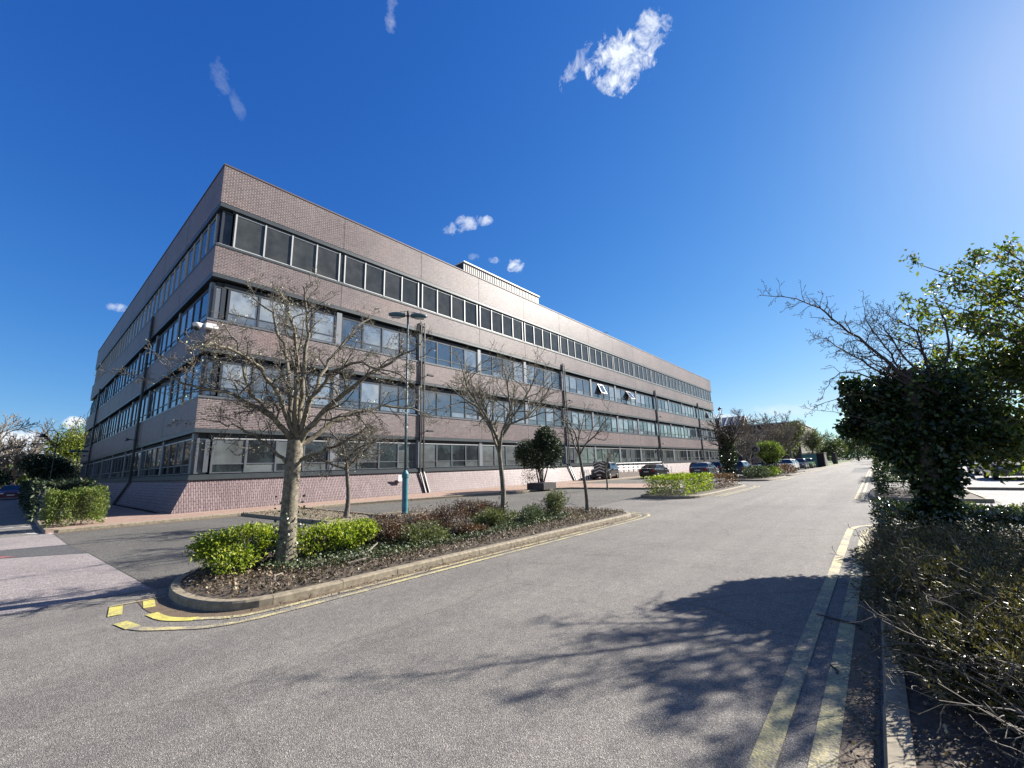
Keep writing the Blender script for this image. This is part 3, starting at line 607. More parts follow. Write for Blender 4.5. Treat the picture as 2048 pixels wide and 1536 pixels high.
def make_low(ground=False):
    z = ZG if ground else ZU; h = z[1] - z[0]; w = 5.72 / 2; n = 4; pw = 2 * w / n; f = MB(); g = MB(); tr = .44
    for i in range(n + 1): x = -w + i * pw; f.box(x - .045, x + .045, .12, .34, 0, h)
    for i in range(n):
        a, c = -w + i * pw + .05, -w + (i + 1) * pw - .05
        f.box(a, c, .14, .34, 0, .05); f.box(a, c, .14, .34, tr - .025, tr + .03); f.box(a, c, .14, .34, h - .05, h)
        f.box(a, a + .025, .15, .33, tr + .03, h - .05); f.box(c - .025, c, .15, .33, tr + .03, h - .05)
    pane_quads(g, [(-w + i * pw, -w + (i + 1) * pw) for i in range(n)], 0, h, .165, 3, tr)
    r = f.build('window', MT['frame'] if not ground else MT['framegrey']); g.build('glass', MT['glassg'] if ground else MT['glassu'], r)
    c = MB(); c.box(w + .05, w + .38, .10, .34, 0, h + .25); c.build('column_cover', MT['column'], r)
    hd = MB(); hd.box(-3.07, w + .05, .22, .44, h, h + .26); hd.build('head_panel', MT['soffit'], r)
    if ground:
        hl = MB(); hl.box(-w, w, .13, .16, h - .012, h + .03); hl.build('drip_rail', MT['alu'], r)
    return r
PT, PU, PG = make_top(), make_low(), make_low(True)
bays = [('R', 5.95 + 6.15 * (k + .5)) for k in range(14)] + [('L', 24.67 + 6.15 * (k + .5)) for k in range(8)]
wins = {}; used = set()
for side, c in bays:
    for fl, (proto, z) in enumerate(((PG, 1.78), (PU, 5.50), (PU, 9.40), (PT, 13.47))):
        w = proto if id(proto) not in used else copy_tree(proto); used.add(id(proto)); w.parent = bld
        if side == 'R': w.location = (c - BX, 0, z); 
        else: w.location = (0, c - BY, z); w.rotation_euler = (0, 0, -math.pi / 2)
        wins[(side, round(c, 2), fl)] = w
# corner panes
for fl, (z0, h, m, fm) in enumerate(((1.78, 1.66, 'glassg', 'framegrey'), (5.50, 1.77, 'glassu', 'frame'), (9.40, 1.77, 'glassu', 'frame'), (13.47, 1.93, 'glasst', 'frame'))):
    f = MB(); g = MB(); x0, y0 = BX + .22, BY + .20
    f.box(x0 - .04, x0 + .06, y0 - .04, y0 + .06, z0, z0 + h)
    f.box(x0 + .06, 5.98, y0, y0 + .08, z0, z0 + .06); f.box(x0 + .06, 5.98, y0, y0 + .08, z0 + h - .06, z0 + h)
    f.box(x0, x0 + .08, y0 + .06, 24.72, z0, z0 + .06); f.box(x0, x0 + .08, y0 + .06, 24.72, z0 + h - .06, z0 + h)
    if fl < 3: f.box(5.84, 6.03, y0 - .06, y0 + .12, z0 + .06, z0 + h - .06); f.box(x0, x0 + .12, 24.56, 24.74, z0 + .06, z0 + h - .06)
    r = f.build('corner_window', MT[fm], bld, O)
    g.poly([(x0, y0 + .05, z0), (6.0, y0 + .05, z0), (6.0, y0 + .05, z0 + h), (x0, y0 + .05, z0 + h)]); g.cr = .1
    g.poly([(x0 + .05, 24.7, z0), (x0 + .05, y0, z0), (x0 + .05, y0, z0 + h), (x0 + .05, 24.7, z0 + h)])
    gg = g.build('glass', MT[m], r, O); gg.location = (0, 0, 0)
    hd = MB(); hd.box(BX + .3, 6.03, BY + .3, 24.9, z0 + h, z0 + h + .26); hd.build('head_panel', MT['soffit'], r, O)
# opened top-hung sashes
def sash(bay, fl, slot, ang):
    c = 5.95 + 6.15 * (bay + .5); w = wins[('R', round(c, 2), fl)]
    pw = 1.43; a = -2.86 + slot * pw + .06; c2 = a + pw - .12; z0, z1 = .48, 1.70; s = MB(); g = MB(); t = math.radians(ang)
    def tr(x, y, z): dz = z1 - z; return (x, .14 - dz * math.sin(t) + y * math.cos(t), z1 - dz * math.cos(t))
    for (xa, xb, za, zb) in ((a, a + .05, z0, z1), (c2 - .05, c2, z0, z1), (a + .05, c2 - .05, z0, z0 + .05), (a + .05, c2 - .05, z1 - .05, z1)):
        v = [tr(x, y, z) for z in (za, zb) for y in (0, .04) for x in (xa, xb)]
        s.idx(v, [(0, 1, 5, 4), (2, 6, 7, 3), (0, 4, 6, 2), (1, 3, 7, 5), (4, 5, 7, 6), (0, 2, 3, 1)])
    s.cm = 1; s.poly([tr(a + .05, .02, z0 + .05), tr(c2 - .05, .02, z0 + .05), tr(c2 - .05, .02, z1 - .05), tr(a + .05, .02, z1 - .05)])
    o = s.build('open_sash', [MT['frame'], MT['glassu']], w); o['label'] = 'top hung window sash standing open'
    d = MB(); d.box(a, c2, .150, .158, z0, z1); d.build('open_gap', MT['core'], w)
sash(6, 2, 1, 24); sash(7, 2, 2, 34); sash(13, 2, 1, 22)
# drain pipes
def drain(x, left=False, y=0, top=12.3):
    b = MB()
    for d in (-.15, .15):
        if not left:
            b.box(x + d - .042, x + d + .042, BY - .13, BY - .045, 1.5, top)
            b.idx([(x + d + sx * .042, BY - .045 + dy - .62 * k, 1.5 - 1.38 * k) for k in (0, 1) for (sx, dy) in ((-1, -.12), (1, -.12), (1, 0), (-1, 0))], [(0, 1, 5, 4), (1, 2, 6, 5), (2, 3, 7, 6), (3, 0, 4, 7), (4, 5, 6, 7)])
        else:
            b.box(BX - .16, BX - .045, y + d - .045, y + d + .045, 1.5, top)
            b.idx([(BX - .045 + dy - .62 * k, y + d + sx * .045, 1.5 - 1.38 * k) for k in (0, 1) for (sx, dy) in ((-1, 0), (1, 0), (1, -.12), (-1, -.12))], [(0, 1, 5, 4), (1, 2, 6, 5), (2, 3, 7, 6), (3, 0, 4, 7), (4, 5, 6, 7)])
    for z in (1.9, 4.2, 5.6, 8.2, 9.6, 12.0):
        if z > top: continue
        if not left: b.box(x - .21, x + .21, BY - .145, BY - .03, z, z + .05)
        else: b.box(BX - .18, BX - .03, y - .26, y + .26, z, z + .06)
    b.build('drain_pipe', MT['pipe'], bld, O)
    fl = MB()
    for z in (4.25, 8.25) if not left else (4.25,):
        if not left: fl.tube([(x + .17, BY - .16, z), (x + .17, BY - .5, z + .05)], .025, 6); fl.bevbox(x + .05, x + .62, BY - .62, BY - .45, z - .04, z + .10, .03)
        else: fl.tube([(BX - .16, y, z), (BX - .5, y, z + .05)], .025, 6); fl.bevbox(BX - .62, BX - .45, y - .25, y + .25, z - .04, z + .1, .03)
    fl.build('floodlight', MT['black'], bld, O)
for x in (18.4, 36.95, 61.7, 81.9): drain(x)
drain(0, True, 38.2, 13.1); drain(0, True, 64.2, 11.6)
# rooftop plant room
pr_ = MB(); px0, px1, py0, py1, pz = 26.4, 38.6, 28, 36, 21.7; n = 44; w = (px1 - px0) / n
pr_.box(px0, px1, py0 + .06, py1, 17.93, pz - .12, skip='b')
for i in range(n): pr_.box(px0 + w * i + .02, px0 + w * (i + .55), py0, py0 + .061, 17.93, pz - .121)
r = pr_.build('plant_room', MT['clad'], bld, O)
b = MB(); b.box(px0 - .1, px1 + .1, py0 - .1, py1 + .1, pz - .12, pz); b.build('roof_edge', MT['whitemetal'], r, O)
b = MB(); b.box(px0 - .07, px0 - .003, py0, py1, 17.93, pz - .122); b.build('side_wall', MT['black'], r, O)
b = MB()
for a, c in (((49.6, 25.2, 17.9), (49.6, 25.2, 19.0)), ((49.2, 25.2, 18.8), (50.4, 25.2, 19.1)), ((49.4, 24.9, 18.95), (49.4, 25.5, 18.95)), ((49.9, 24.9, 19.0), (49.9, 25.5, 19.0))): b.tube([a, c], .02, 5)
b.build('aerial', MT['black'], bld, O)

# security camera at the corner
sc = empty('security_camera', (BX - .1, BY - .1, 8.75), 'white security camera pair on a bracket at the building corner above second row of windows', 'security camera')
b = MB(); b.bevbox(BX - .12, BX + .42, BY - .34, BY - .06, 8.72, 8.98, .03); b.build('housing', MT['whitemetal'], sc, (BX - .1, BY - .1, 8.75))
b = MB(); b.lathe([(.06, .0), (.17, .06), (.19, .16), (.19, .22), (.05, .27)], 14, (BX - .42, BY - .22, 8.66)); b.tube([(BX - .4, BY - .2, 8.9), (BX - .05, BY - .15, 8.9)], .035, 8); b.build('dome', MT['whitemetal'], sc, (BX - .1, BY - .1, 8.75), smooth=True)
b = MB(); b.lathe([(.12, 0), (.15, .06), (.16, .12)], 14, (BX - .42, BY - .22, 8.56)); b.tube([(BX - .42, BY - .2, 8.6), (BX - .35, BY - .1, 8.2), (BX - .06, BY - .03, 8.1)], .02, 6); b.build('lens', MT['black'], sc, (BX - .1, BY - .1, 8.75))
nx = PL(802, 952, 1, BY - .5)[0]; b = MB(); b.box(nx - .22, nx + .22, BY - .52, BY - .49, .95, 1.35); b.box(nx - .2, nx + .2, BY - .49, BY - .2, 1.0, 1.04)
o = b.build('notice_board', MT['whitemetal'], o=(nx, BY - .5, .9)); tag(o, 'small blank white notice on the sloping brick base just left of the teal lamp post', 'notice')

# ================================================================== FAR BUILDINGS
b2 = empty('brick_hall', (112, 14, 0), 'dark brown brick hall with pale ribbed pitched roof behind the parked cars', 'building')
O2 = (112, 14, 0)
b = MB(); b.box(113, 150, 12.5, 45, 0, 9.5); w2 = b.build('wall', MT['darkbrick'], b2, O2)
b = MB(); b.box(113.05, 150, 12.44, 12.496, 0, 9.2); b.build('side_wall', MT['palebrick'], w2, O2)  # sunlit end of the same brick wall, its light painted as paler brick
b = MB(); b.box(112.9, 150, 12.3, 22.4, 9.5, 9.75); b.build('parapet', MT['whitemetal'], b2, O2)
b = MB(); ya, yb_, xe, xr, xf, ze, zr = 23.3, 46, 112.2, 116.5, 121, 9.9, 12.3
b.poly([(xe + .4, ya + .3, 9.4), (xf - .4, ya + .3, 9.4), (xf - .4, ya + .3, ze), (xr, ya + .3, zr - .2), (xe + .4, ya + .3, ze)]); b.build('gable', MT['darkbrick'], b2, O2)
b = MB()
for (x0, z0, x1, z1) in ((xe, ze, xr, zr), (xr, zr, xf, ze)): b.idx([(x0, ya, z0), (x1, ya, z1), (x1, yb_, z1), (x0, yb_, z0), (x0, ya, z0 - .25), (x1, ya, z1 - .25), (x1, yb_, z1 - .25), (x0, yb_, z0 - .25)], [(0, 1, 2, 3), (7, 6, 5, 4), (0, 4, 5, 1), (0, 3, 7, 4)])
rr_ = b.build('roof', MT['clad'], b2, O2)
b = MB()
for i in range(14): y = ya + .8 + i * 1.55; b.idx([(xe - .03, y - .1, ze + .10), (xr, y - .1, zr + .10), (xr, y + .1, zr + .10), (xe - .03, y + .1, ze + .10), (xe - .03, y - .1, ze), (xr, y - .1, zr), (xr, y + .1, zr), (xe - .03, y + .1, ze)], [(0, 1, 2, 3), (0, 4, 5, 1), (3, 2, 6, 7), (0, 3, 7, 4)])
b.build('roof_rib', MT['whitemetal'], rr_, O2)
b = MB()
for (x0, z0, x1, z1) in ((xe - .2, ze - .1, xr, zr + .12), (xr, zr + .12, xf, ze - .1)): b.idx([(x0, ya - .12, z0 - .5), (x1, ya - .12, z1 - .5), (x1, ya - .12, z1), (x0, ya - .12, z0), (x0, ya - .004, z0 - .5), (x1, ya - .004, z1 - .5), (x1, ya - .004, z1), (x0, ya - .004, z0)], [(0, 1, 2, 3), (3, 2, 6, 7), (0, 4, 5, 1)])
b.build('barge_board', MT['whitemetal'], b2, O2)
b = MB(); b.box(xe - .25, xe - .01, ya, yb_, ze - .45, ze - .1); b.build('gutter', MT['framegrey'], b2, O2)
tb = empty('teal_cabin', (86, 8.2, 0), 'teal and dark storage cabin standing beside the far parked cars', 'cabin')
b = MB(); b.box(85, 90, 7.45, 9.5, .1, 2.15); b.build('wall', MT['teal'], tb, (86, 8.2, 0))
b = MB(); b.box(84.9, 90, 6.5, 7.44, .1, 2.2); b.build('open_front', MT['core'], tb, (86, 8.2, 0))
b = MB(); b.box(84.8, 84.95, 6.38, 6.49, .05, 2.3); b.box(84.8, 90.1, 6.4, 9.6, 2.205, 2.3); b.build('frame', MT['wood'], tb, (86, 8.2, 0))
b = MB()
for i in range(9): b.bevbox(97 + i * .5, 97.4 + i * .5, 7.9 - i * .05, 8.0 - i * .05, .08, 2.15 - .05 * (i % 2), .02)
b.box(97, 101.4, 7.99, 8.05, .5, .6); b.box(97, 101.4, 7.99, 8.05, 1.6, 1.7)
tag(b.build('wooden_fence', MT['wood'], o=(99, 8, 0)), 'weathered grey board fence on the grass past the teal cabin', 'fence')
gp_ = empty('gate_post', (112, 6.9, 0), 'dark gate post with pale edge at the far left road edge', 'post')
b = MB(); b.bevbox(111.7, 112.1, 6.5, 7.2, 0, 2.4, .05); b.build('post', MT['black'], gp_, (112, 6.9, 0)); b = MB(); b.box(111.6, 111.69, 6.3, 6.55, 0, 2.3); b.build('pale_edge', MT['wood'], gp_, (112, 6.9, 0))

# ================================================================== CARS
def make_car(paint, kind='hatch', open_cover=False):
    r = empty('parked_car', (0, 0, 0)); L, W = (4.55, 1.78) if kind == 'saloon' else ((4.15, 1.76) if kind == 'hatch' else (4.5, 1.86))
    Ht = {'saloon': 1.43, 'hatch': 1.48, 'suv': 1.7}[kind]; bl = .88 if kind != 'suv' else 1.02
    prof = {'saloon': [(-.5, .62, .62), (-.49, .86, .86), (-.46, .98, .98), (-.36, 1.02, 1.02), (-.22, 1.0, Ht - .04), (-.05, .96, Ht), (.08, .94, Ht - .03), (.25, .92, .93), (.40, .82, .82), (.47, .70, .70), (.50, .55, .55)],
            'hatch': [(-.5, .62, .62), (-.49, .92, .95), (-.465, .98, 1.12), (-.40, 1.0, Ht - .05), (-.2, .98, Ht), (0, .96, Ht - .01), (.10, .94, Ht - .05), (.27, .93, .94), (.42, .82, .82), (.48, .70, .70), (.50, .55, .55)],
            'suv': [(-.5, .7, .7), (-.49, 1.05, 1.1), (-.47, 1.08, 1.3), (-.42, 1.08, Ht - .05), (-.2, 1.06, Ht), (0, 1.04, Ht - .01), (.10, 1.03, Ht - .06), (.25, 1.03, 1.04), (.42, .95, .95), (.485, .8, .8), (.50, .6, .6)]}[kind]
    b = MB(); n = len(prof); vs = []
    for (t, zb, zr) in prof:
        x = t * L; e = max(0, abs(t) - .38) / .12; hw = W / 2 * (1 - .16 * e ** 2); k = min(1, max(0, (zr - zb) / .4)); hr = hw * (1 - .24 * k)
        vs += [(x, -hw * .9, .24), (x, -hw, .45), (x, -hw, zb - .1), (x, -hw * .96, zb), (x, -hr * .99, zb + (zr - zb) * .85 if k else zb + .005), (x, -hr * .82, zr + .012), (x, 0, zr + .03)]
        vs += [(x, hr * .82, zr + .012), (x, hr * .99, zb + (zr - zb) * .85 if k else zb + .005), (x, hw * .96, zb), (x, hw, zb - .1), (x, hw, .45), (x, hw * .9, .24)]
    m = 13
    for i in range(n - 1):
        for k in range(m - 1):
            q = (i * m + k, i * m + k + 1, (i + 1) * m + k + 1, (i + 1) * m + k)
            a, c = prof[i], prof[i + 1]; ka, kc = a[2] - a[1], c[2] - c[1]; b.cm = 0
            if k in (3, 8) and (ka > .1 or kc > .1): b.cm = 1
            if k in (4, 5, 6, 7) and abs(ka - kc) > .2 and (ka > .02 or kc > .02): b.cm = 1
            b.f.append(q[::-1]); b.mi.append(b.cm); b.r.append(.5)
    b.v = vs; b.cm = 0; b.f.append(tuple(range(m))); b.mi.append(0); b.r.append(.5); b.f.append(tuple(range((n - 1) * m, n * m))[::-1]); b.mi.append(0); b.r.append(.5)
    b.build('body', [paint, MT['carglass']], r, smooth=False)
    for s in (-1, 1):
        for t in (-.08, .12 if kind == 'saloon' else -.2):
            p = MB(); p.box(t * L - .03, t * L + .03, s * (W / 2 * .83) - .02, s * (W / 2 * .83) + .035 * s, .95, Ht - .1); p.build('pillar', paint, r)
    for sx in (-.31, .31):
        for s in (-1, 1):
            wv = MB(); c = (sx * L, s * (W / 2 - .1), .32); wv.lathe([(.2, -.1), (.30, -.1), (.32, -.06), (.32, .06), (.30, .1), (.2, .1)], 18, c, 'y'); wh = wv.build('wheel', MT['tyre'], r)
            wv = MB(); wv.lathe([(.21, 0), (.19, .02), (.06, .035)] if s > 0 else [(.21, 0), (.19, -.02), (.06, -.035)], 10, (c[0], c[1] + s * .1, .32), 'y'); wv.build('rim', MT['rim'], wh)
    for s in (-1, 1):
        p = MB(); p.bevbox(-L / 2 - .02, -L / 2 + .12, s * W * .36 - .13, s * W * .36 + .13, bl - .17, bl + .02, .02); p.build('tail_light', MT['tail'], r)
        p = MB(); p.bevbox(L / 2 - .22, L / 2 - .02, s * W * .33 - .16, s * W * .33 + .16, .58, .72, .03); p.build('headlight', MT['head'], r)
        p = MB(); p.bevbox(.16 * L, .16 * L + .16, s * (W / 2 + .10) - .09, s * (W / 2 + .10) + .09, .92, 1.04, .02); p.build('wing_mirror', paint, r)
    p = MB(); p.box(-L / 2 - .03, -L / 2, -.26, .26, .66, .77); p.build('number_plate', MT['plate'], r); p = MB(); p.box(L / 2, L / 2 + .02, -.26, .26, .42, .53); p.build('number_plate', MT['plate'], r)
    p = MB(); p.box(L / 2 - .06, L / 2 + .012, -.5, .5, .56, .68); p.box(-L / 2 - .015, -L / 2 + .1, -.7, .7, .3, .42); p.build('grille', MT['black'], r)
    return r
def paint(name, c, metal=.3): return simple(name, c, .32, metal, .5, .03, coat=.35)
P_black, P_dgrey, P_navy, P_red = paint('black_car_paint', (.012, .013, .015)), paint('dark_grey_car_paint', (.045, .05, .055)), paint('navy_car_paint', (.015, .025, .05)), paint('red_car_paint', (.16, .012, .015))
P_silver, P_white, P_green = paint('silver_car_paint', (.52, .54, .55), .3), paint('white_car_paint', (.75, .76, .77), 0), paint('green_car_paint', (.09, .20, .03), .1)
PI = math.pi
CG = 'cars parked in front of the office block'
for (x, y, rz, pt, kd, lab, g, z) in [
    (44.3, 18.1, .02, P_black, 'saloon', 'black saloon parked tail first in front of the metal ramp railings', CG, 0),
    (45.8, 13.5, 0, P_dgrey, 'saloon', 'dark grey saloon parked nearest the green and brown hedge island', CG, 0),
    (58.2, 17.6, 0, P_red, 'hatch', 'dark red hatchback half hidden behind the dark grey saloon', CG, 0),
    (52.5, 13.9, 0, P_black, 'hatch', 'black hatchback between the dark grey saloon and the ivy covered trunk', CG, 0),
    (46.6, 10.4, 0, P_navy, 'hatch', 'navy hatchback parked just right of the ivy covered trunk', CG, 0),
    (51.6, 9.0, PI, P_silver, 'suv', 'silver tall car behind the round road sign', CG, 0),
    (62.5, 8.7, PI, P_white, 'hatch', 'white hatchback just right of the round green bush', CG, 0),
    (66.5, 8.9, PI, P_silver, 'saloon', 'silver saloon behind the white hatchback', CG, 0),
    (66, 12.5, 0, P_red, 'suv', 'tall red car showing its roof behind the white hatchback', CG, 0),
    (74, 8.6, PI, P_dgrey, 'hatch', 'grey hatchback next to the bright green car', CG, 0),
    (80.5, 8.4, PI, P_green, 'hatch', 'bright green hatchback parked beside the teal cabin', CG, 0),
    (40.6, 21.9, PI + .2, P_black, 'suv', 'black tall car facing the road against the office wall beside the cycle racks', CG, .1),
    (.25, 70.5, -PI / 2, P_red, 'hatch', 'dark red car parked in the shaded side road beyond the long hedge', 'cars at the far ends of the site', 0),
    (38, -5.8, PI, P_dgrey, 'suv', 'dark tall car glimpsed through the leaves in the right hand car park', 'cars in the right hand car park', .004),
    (46, -6.0, PI, P_silver, 'saloon', 'silver saloon behind the dark tall car in the right hand car park', 'cars in the right hand car park', .004)]:
    c = make_car(pt, kd); c.location = (x, y, z); c.rotation_euler = (0, 0, rz); tag(c, lab, 'car', g)
# board imitating the striped reflection in the black car's windscreen, cycle racks, ramp rails
b = MB(); o0 = (38.3, 21.3, .1)
b.box(38.25, 38.3, 20.6, 21.9, .7, 1.9)
bb = b.build('reflection_board', MT['black'], o=o0); b = MB()
for i in range(4):
    z = .75 + i * .29; b.idx([(38.23, 21.85, z), (38.23, 21.25, z + .22), (38.23, 20.65, z), (38.23, 20.65, z + .12), (38.23, 21.25, z + .34), (38.23, 21.85, z + .12)], [(0, 5, 4, 1), (1, 4, 3, 2)])
b.build('reflection_stripe', MT['whitemetal'], bb, o0)
b = MB(); b.tube([(38.28, 20.8, .1), (38.28, 20.8, .72)], .03, 6); b.tube([(38.28, 21.7, .1), (38.28, 21.7, .72)], .03, 6); b.build('leg', MT['black'], bb, o0)
tag(bb, 'black board with white chevron stripes imitating the windscreen reflection of the black car by the office wall', 'warning board')
b = MB()
for i in range(4):
    x = 37.0 + i * .35; pts = [(x + .5 * math.cos(t) * .5, 22.6 - i * .04, .1 + 1.0 * math.sin(t)) for t in [k * PI / 10 for k in range(11)]]; b.tube(pts, .03, 6)
tag(b.build('cycle_rack', MT['whitemetal'], o=(37.5, 22.6, .1)), 'curved white cycle racks at the foot of the brick base left of the black car', 'cycle rack')
rl = empty('ramp_railing', (46, 22.2, .1), 'galvanised steel ramp railings on a low brick platform outside the office entrance', 'railing'); OR = (46, 22.2, .1)
b = MB(); b.box(43, 56, 21.6, 23.2, .1, .62); b.box(42.2, 42.99, 21.2, 22.6, .1, .75); b.build('platform', MT['palebrick'], rl, OR)
def rail(name, x0, x1, y, z0, z1, h=1.05):
    b = MB(); n = int(abs(x1 - x0) / 1.2)
    for i in range(n + 1):
        t = i / n; x = x0 + (x1 - x0) * t; z = z0 + (z1 - z0) * t; b.tube([(x, y, z), (x, y, z + h)], .028, 6)
    for k in (h, h * .66, h * .36): b.tube([(x0, y, z0 + k), (x1, y, z1 + k)], .026, 6)
    return b
rail('', 43.2, 55.8, 21.7, .6, .6).build('railing', MT['chrome'], rl, OR); rail('', 43.2, 51, 22.9, .6, .6).build('railing', MT['chrome'], rl, OR)
b = MB(); b.tube([(56, 21.7, 1.65), (57.6, 21.6, 1.1), (58.4, 21.5, .95), (58.5, 21.5, .1)], .03, 6); b.tube([(56, 21.7, 1.2), (57.6, 21.6, .65), (58.4, 21.5, .5)], .03, 6); b.tube([(57.2, 21.6, .1), (57.2, 21.6, 1.25)], .03, 6); b.build('handrail', MT['chrome'], rl, OR)

# ================================================================== STREET FURNITURE
def lamp_double(loc, h, lab, group='teal and dark lamp posts', yaw=-.62, dark=False):
    r = empty('lamp_post', loc, lab, 'lamp post', group); m1 = MT['tealdark'] if dark else MT['teal']
    b = MB(); b.lathe([(.115, 0), (.115, .06), (.105, .08), (.105, 1.25), (.125, 1.27), (.125, 1.40), (.10, 1.44), (.052, 1.52)], 18); b.build('base_column', m1, r, smooth=False)
    b = MB(); b.lathe([(.05, 1.5), (.048, 3), (.036, h)], 12); b.build('pole', MT['tealdark'], r, smooth=True)
    b = MB(); c, s = math.cos(yaw), math.sin(yaw)
    b.tube([(-.42 * c, -.42 * s, h - .02), (0, 0, h - .06), (.42 * c, .42 * s, h - .02)], .025, 6); b.tube([(-.3 * c, -.3 * s, h + .10), (0, 0, h + .12), (.3 * c, .3 * s, h + .10)], .012, 5); b.lathe([(.045, -.12), (.045, .12), (.01, .18)], 10, (0, 0, h)); b.build('bracket', MT['black'], r)
    for sg in (-1, 1):
        v = []; f = []
        ns = 8; ring = 8
        for i in range(ns + 1):
            t = i / ns; x = (.10 + .62 * t) * sg; w = .15 * math.sin(PI * min(1, .16 + .76 * t)) ** .6; hh = .115 * math.sin(PI * min(1, .14 + .80 * t)) ** .5
            for k in range(ring):
                a = 2 * PI * k / ring; lx, ly, lz = x, w * math.cos(a), hh * math.sin(a) + .0
                v.append((lx * c - ly * s, lx * s + ly * c, h - .03 + lz))
        for i in range(ns):
            for k in range(ring): f.append((i * ring + k, i * ring + (k + 1) % ring, (i + 1) * ring + (k + 1) % ring, (i + 1) * ring + k))
        f += [tuple(range(ring)), tuple(range(ns * ring, ns * ring + ring))]
        b = MB(); b.idx(v, f); hd = b.build('lamp_head', MT['black'] if dark else MT['tealdark'], r, smooth=True)
        b = MB(); b.bevbox(.26, .62, -.08, .08, -.125, -.085, .012); b.v = [((x * c - y * s) * sg, (x * s + y * c) * sg, z + h - .03) for x, y, z in b.v]; b.build('lens', MT['lens'], hd)
    return r
lamp_double((9.25, 13.0, .1), 7.45, 'teal lamp post with two dark lantern heads between the two nearest bare trees')
lamp_double((48, 11.9, 0), 7.0, 'slim dark twin headed lamp post standing at the far end of the office block', yaw=.35, dark=True)
lamp_double((4.1, 60.0, 0), 4.6, 'small teal twin headed lamp post beside the shaded end of the office block', yaw=0.1)
sl = empty('street_lamp', (2.5, 60, 0), 'black swan neck street lamp in front of the yellow green tree beyond the long hedge', 'street lamp')
b = MB(); b.lathe([(.09, 0), (.08, 1), (.05, 1.1), (.04, 5.9)], 10); b.build('pole', MT['black'], sl)
b = MB(); b.tube([(.0, 0, 5.9)] + [(-.45 + .45 * math.cos(t), 0, 6.0 + .55 * math.sin(t)) for t in [k * PI / 8 for k in range(8)]] + [(-.9, 0, 6.0)], .035, 6); b.build('swan_neck', MT['black'], sl)
b = MB(); b.lathe([(.08, .25), (.30, .02), (.30, -.05), (.1, -.1)][::-1], 12, (-.95, 0, 5.95)); b.build('lamp_shade', MT['black'], sl)
rs = empty('road_sign', (40, 7.6, .1), 'round ringed road sign above a small warning triangle on a dark post', 'road sign')
b = MB(); b.tube([(0, 0, 0), (0, 0, 2.6)], .05, 8); b.build('post', MT['black'], rs)
b = MB(); b.lathe([(.36, 0), (.36, .03)], 24, (-.09, 0, 2.30), 'x'); b.cm = 0; b.build('round_plate', MT['wood'], rs)
b = MB(); b.lathe([(.21, 0), (.21, .02)], 20, (-.115, 0, 2.30), 'x'); pl_ = b.build('dark_centre', MT['black'], rs); b = MB(); b.lathe([(.07, 0), (.07, .02)], 12, (-.14, -.03, 2.28), 'x'); b.build('pale_spot', MT['wood'], pl_)
b = MB(); tz = [(.34, 1.2), (-.34, 1.2), (0, 1.82)]; b.idx([(-.07, y, z) for y, z in tz] + [(-.05, y, z) for y, z in tz], [(0, 1, 2), (5, 4, 3), (0, 3, 4, 1), (1, 4, 5, 2), (2, 5, 3, 0)]); tt = b.build('triangle_plate', MT['wood'], rs)
b = MB(); tz = [(.20, 1.27), (-.20, 1.27), (0, 1.64)]; b.idx([(-.09, y, z) for y, z in tz] + [(-.071, y, z) for y, z in tz], [(0, 1, 2), (5, 4, 3), (0, 3, 4, 1), (1, 4, 5, 2), (2, 5, 3, 0)]); b.build('triangle_centre', MT['rust'], tt)
b = MB(); b.tube([(0, -.1, 1.75), (.1, -.62, 1.1)], .035, 6); b.build('stay', MT['wood'], rs)

# ================================================================== TREES AND PLANTS
def P3(px, py, base, off=0.0):
    n = Vector((base[0], base[1], 0)).normalized(); D = math.hypot(base[0], base[1]) + off; d = ray(px, py)
    t = D / (d.x * n.x + d.y * n.y); return Vector((d.x * t, d.y * t, EYE + d.z * t))
GNARL = dict(seg=5, wob=.20, up=.05, kids=[6, 5, 4, 3], ang=(28, 68), lr=.62, rr=.6, t0=.15)
def buds(T, name, parent, o, size=.02, every=2, m='bud'):
    P = []; D = []
    for i, (p, d) in enumerate(T.tips):
        if i % every == 0: P.append(tuple(p)); D.append(tuple(d))
    return leaves(name, np.array(P), size, MT[m], parent, o, dirs=np.array(D), spread=.5, aspect=.7)
def spur_ivy(trunk_pts, rad, z1, n, name, parent, o, m='ivy', sz=.045, out=.05):
    P = []; D = []
    for _ in range(n):
        t = random.random(); i = min(len(trunk_pts) - 2, int(t * (len(trunk_pts) - 1))); q = trunk_pts[i].lerp(trunk_pts[i + 1], t * (len(trunk_pts) - 1) - i)
        if q.z > z1 * (.6 + .4 * random.random()): continue
        a = random.uniform(0, 2 * math.pi); r = rad * (1.0 + random.random() * .3) + random.random() ** 2 * out; P.append((q.x + r * math.cos(a), q.y + r * math.sin(a), q.z)); D.append((math.cos(a) * .6, math.sin(a) * .6, -.4))
    return leaves(name, np.array(P), sz, MT[m], parent, o, dirs=np.array(D), spread=.6, aspect=.9)
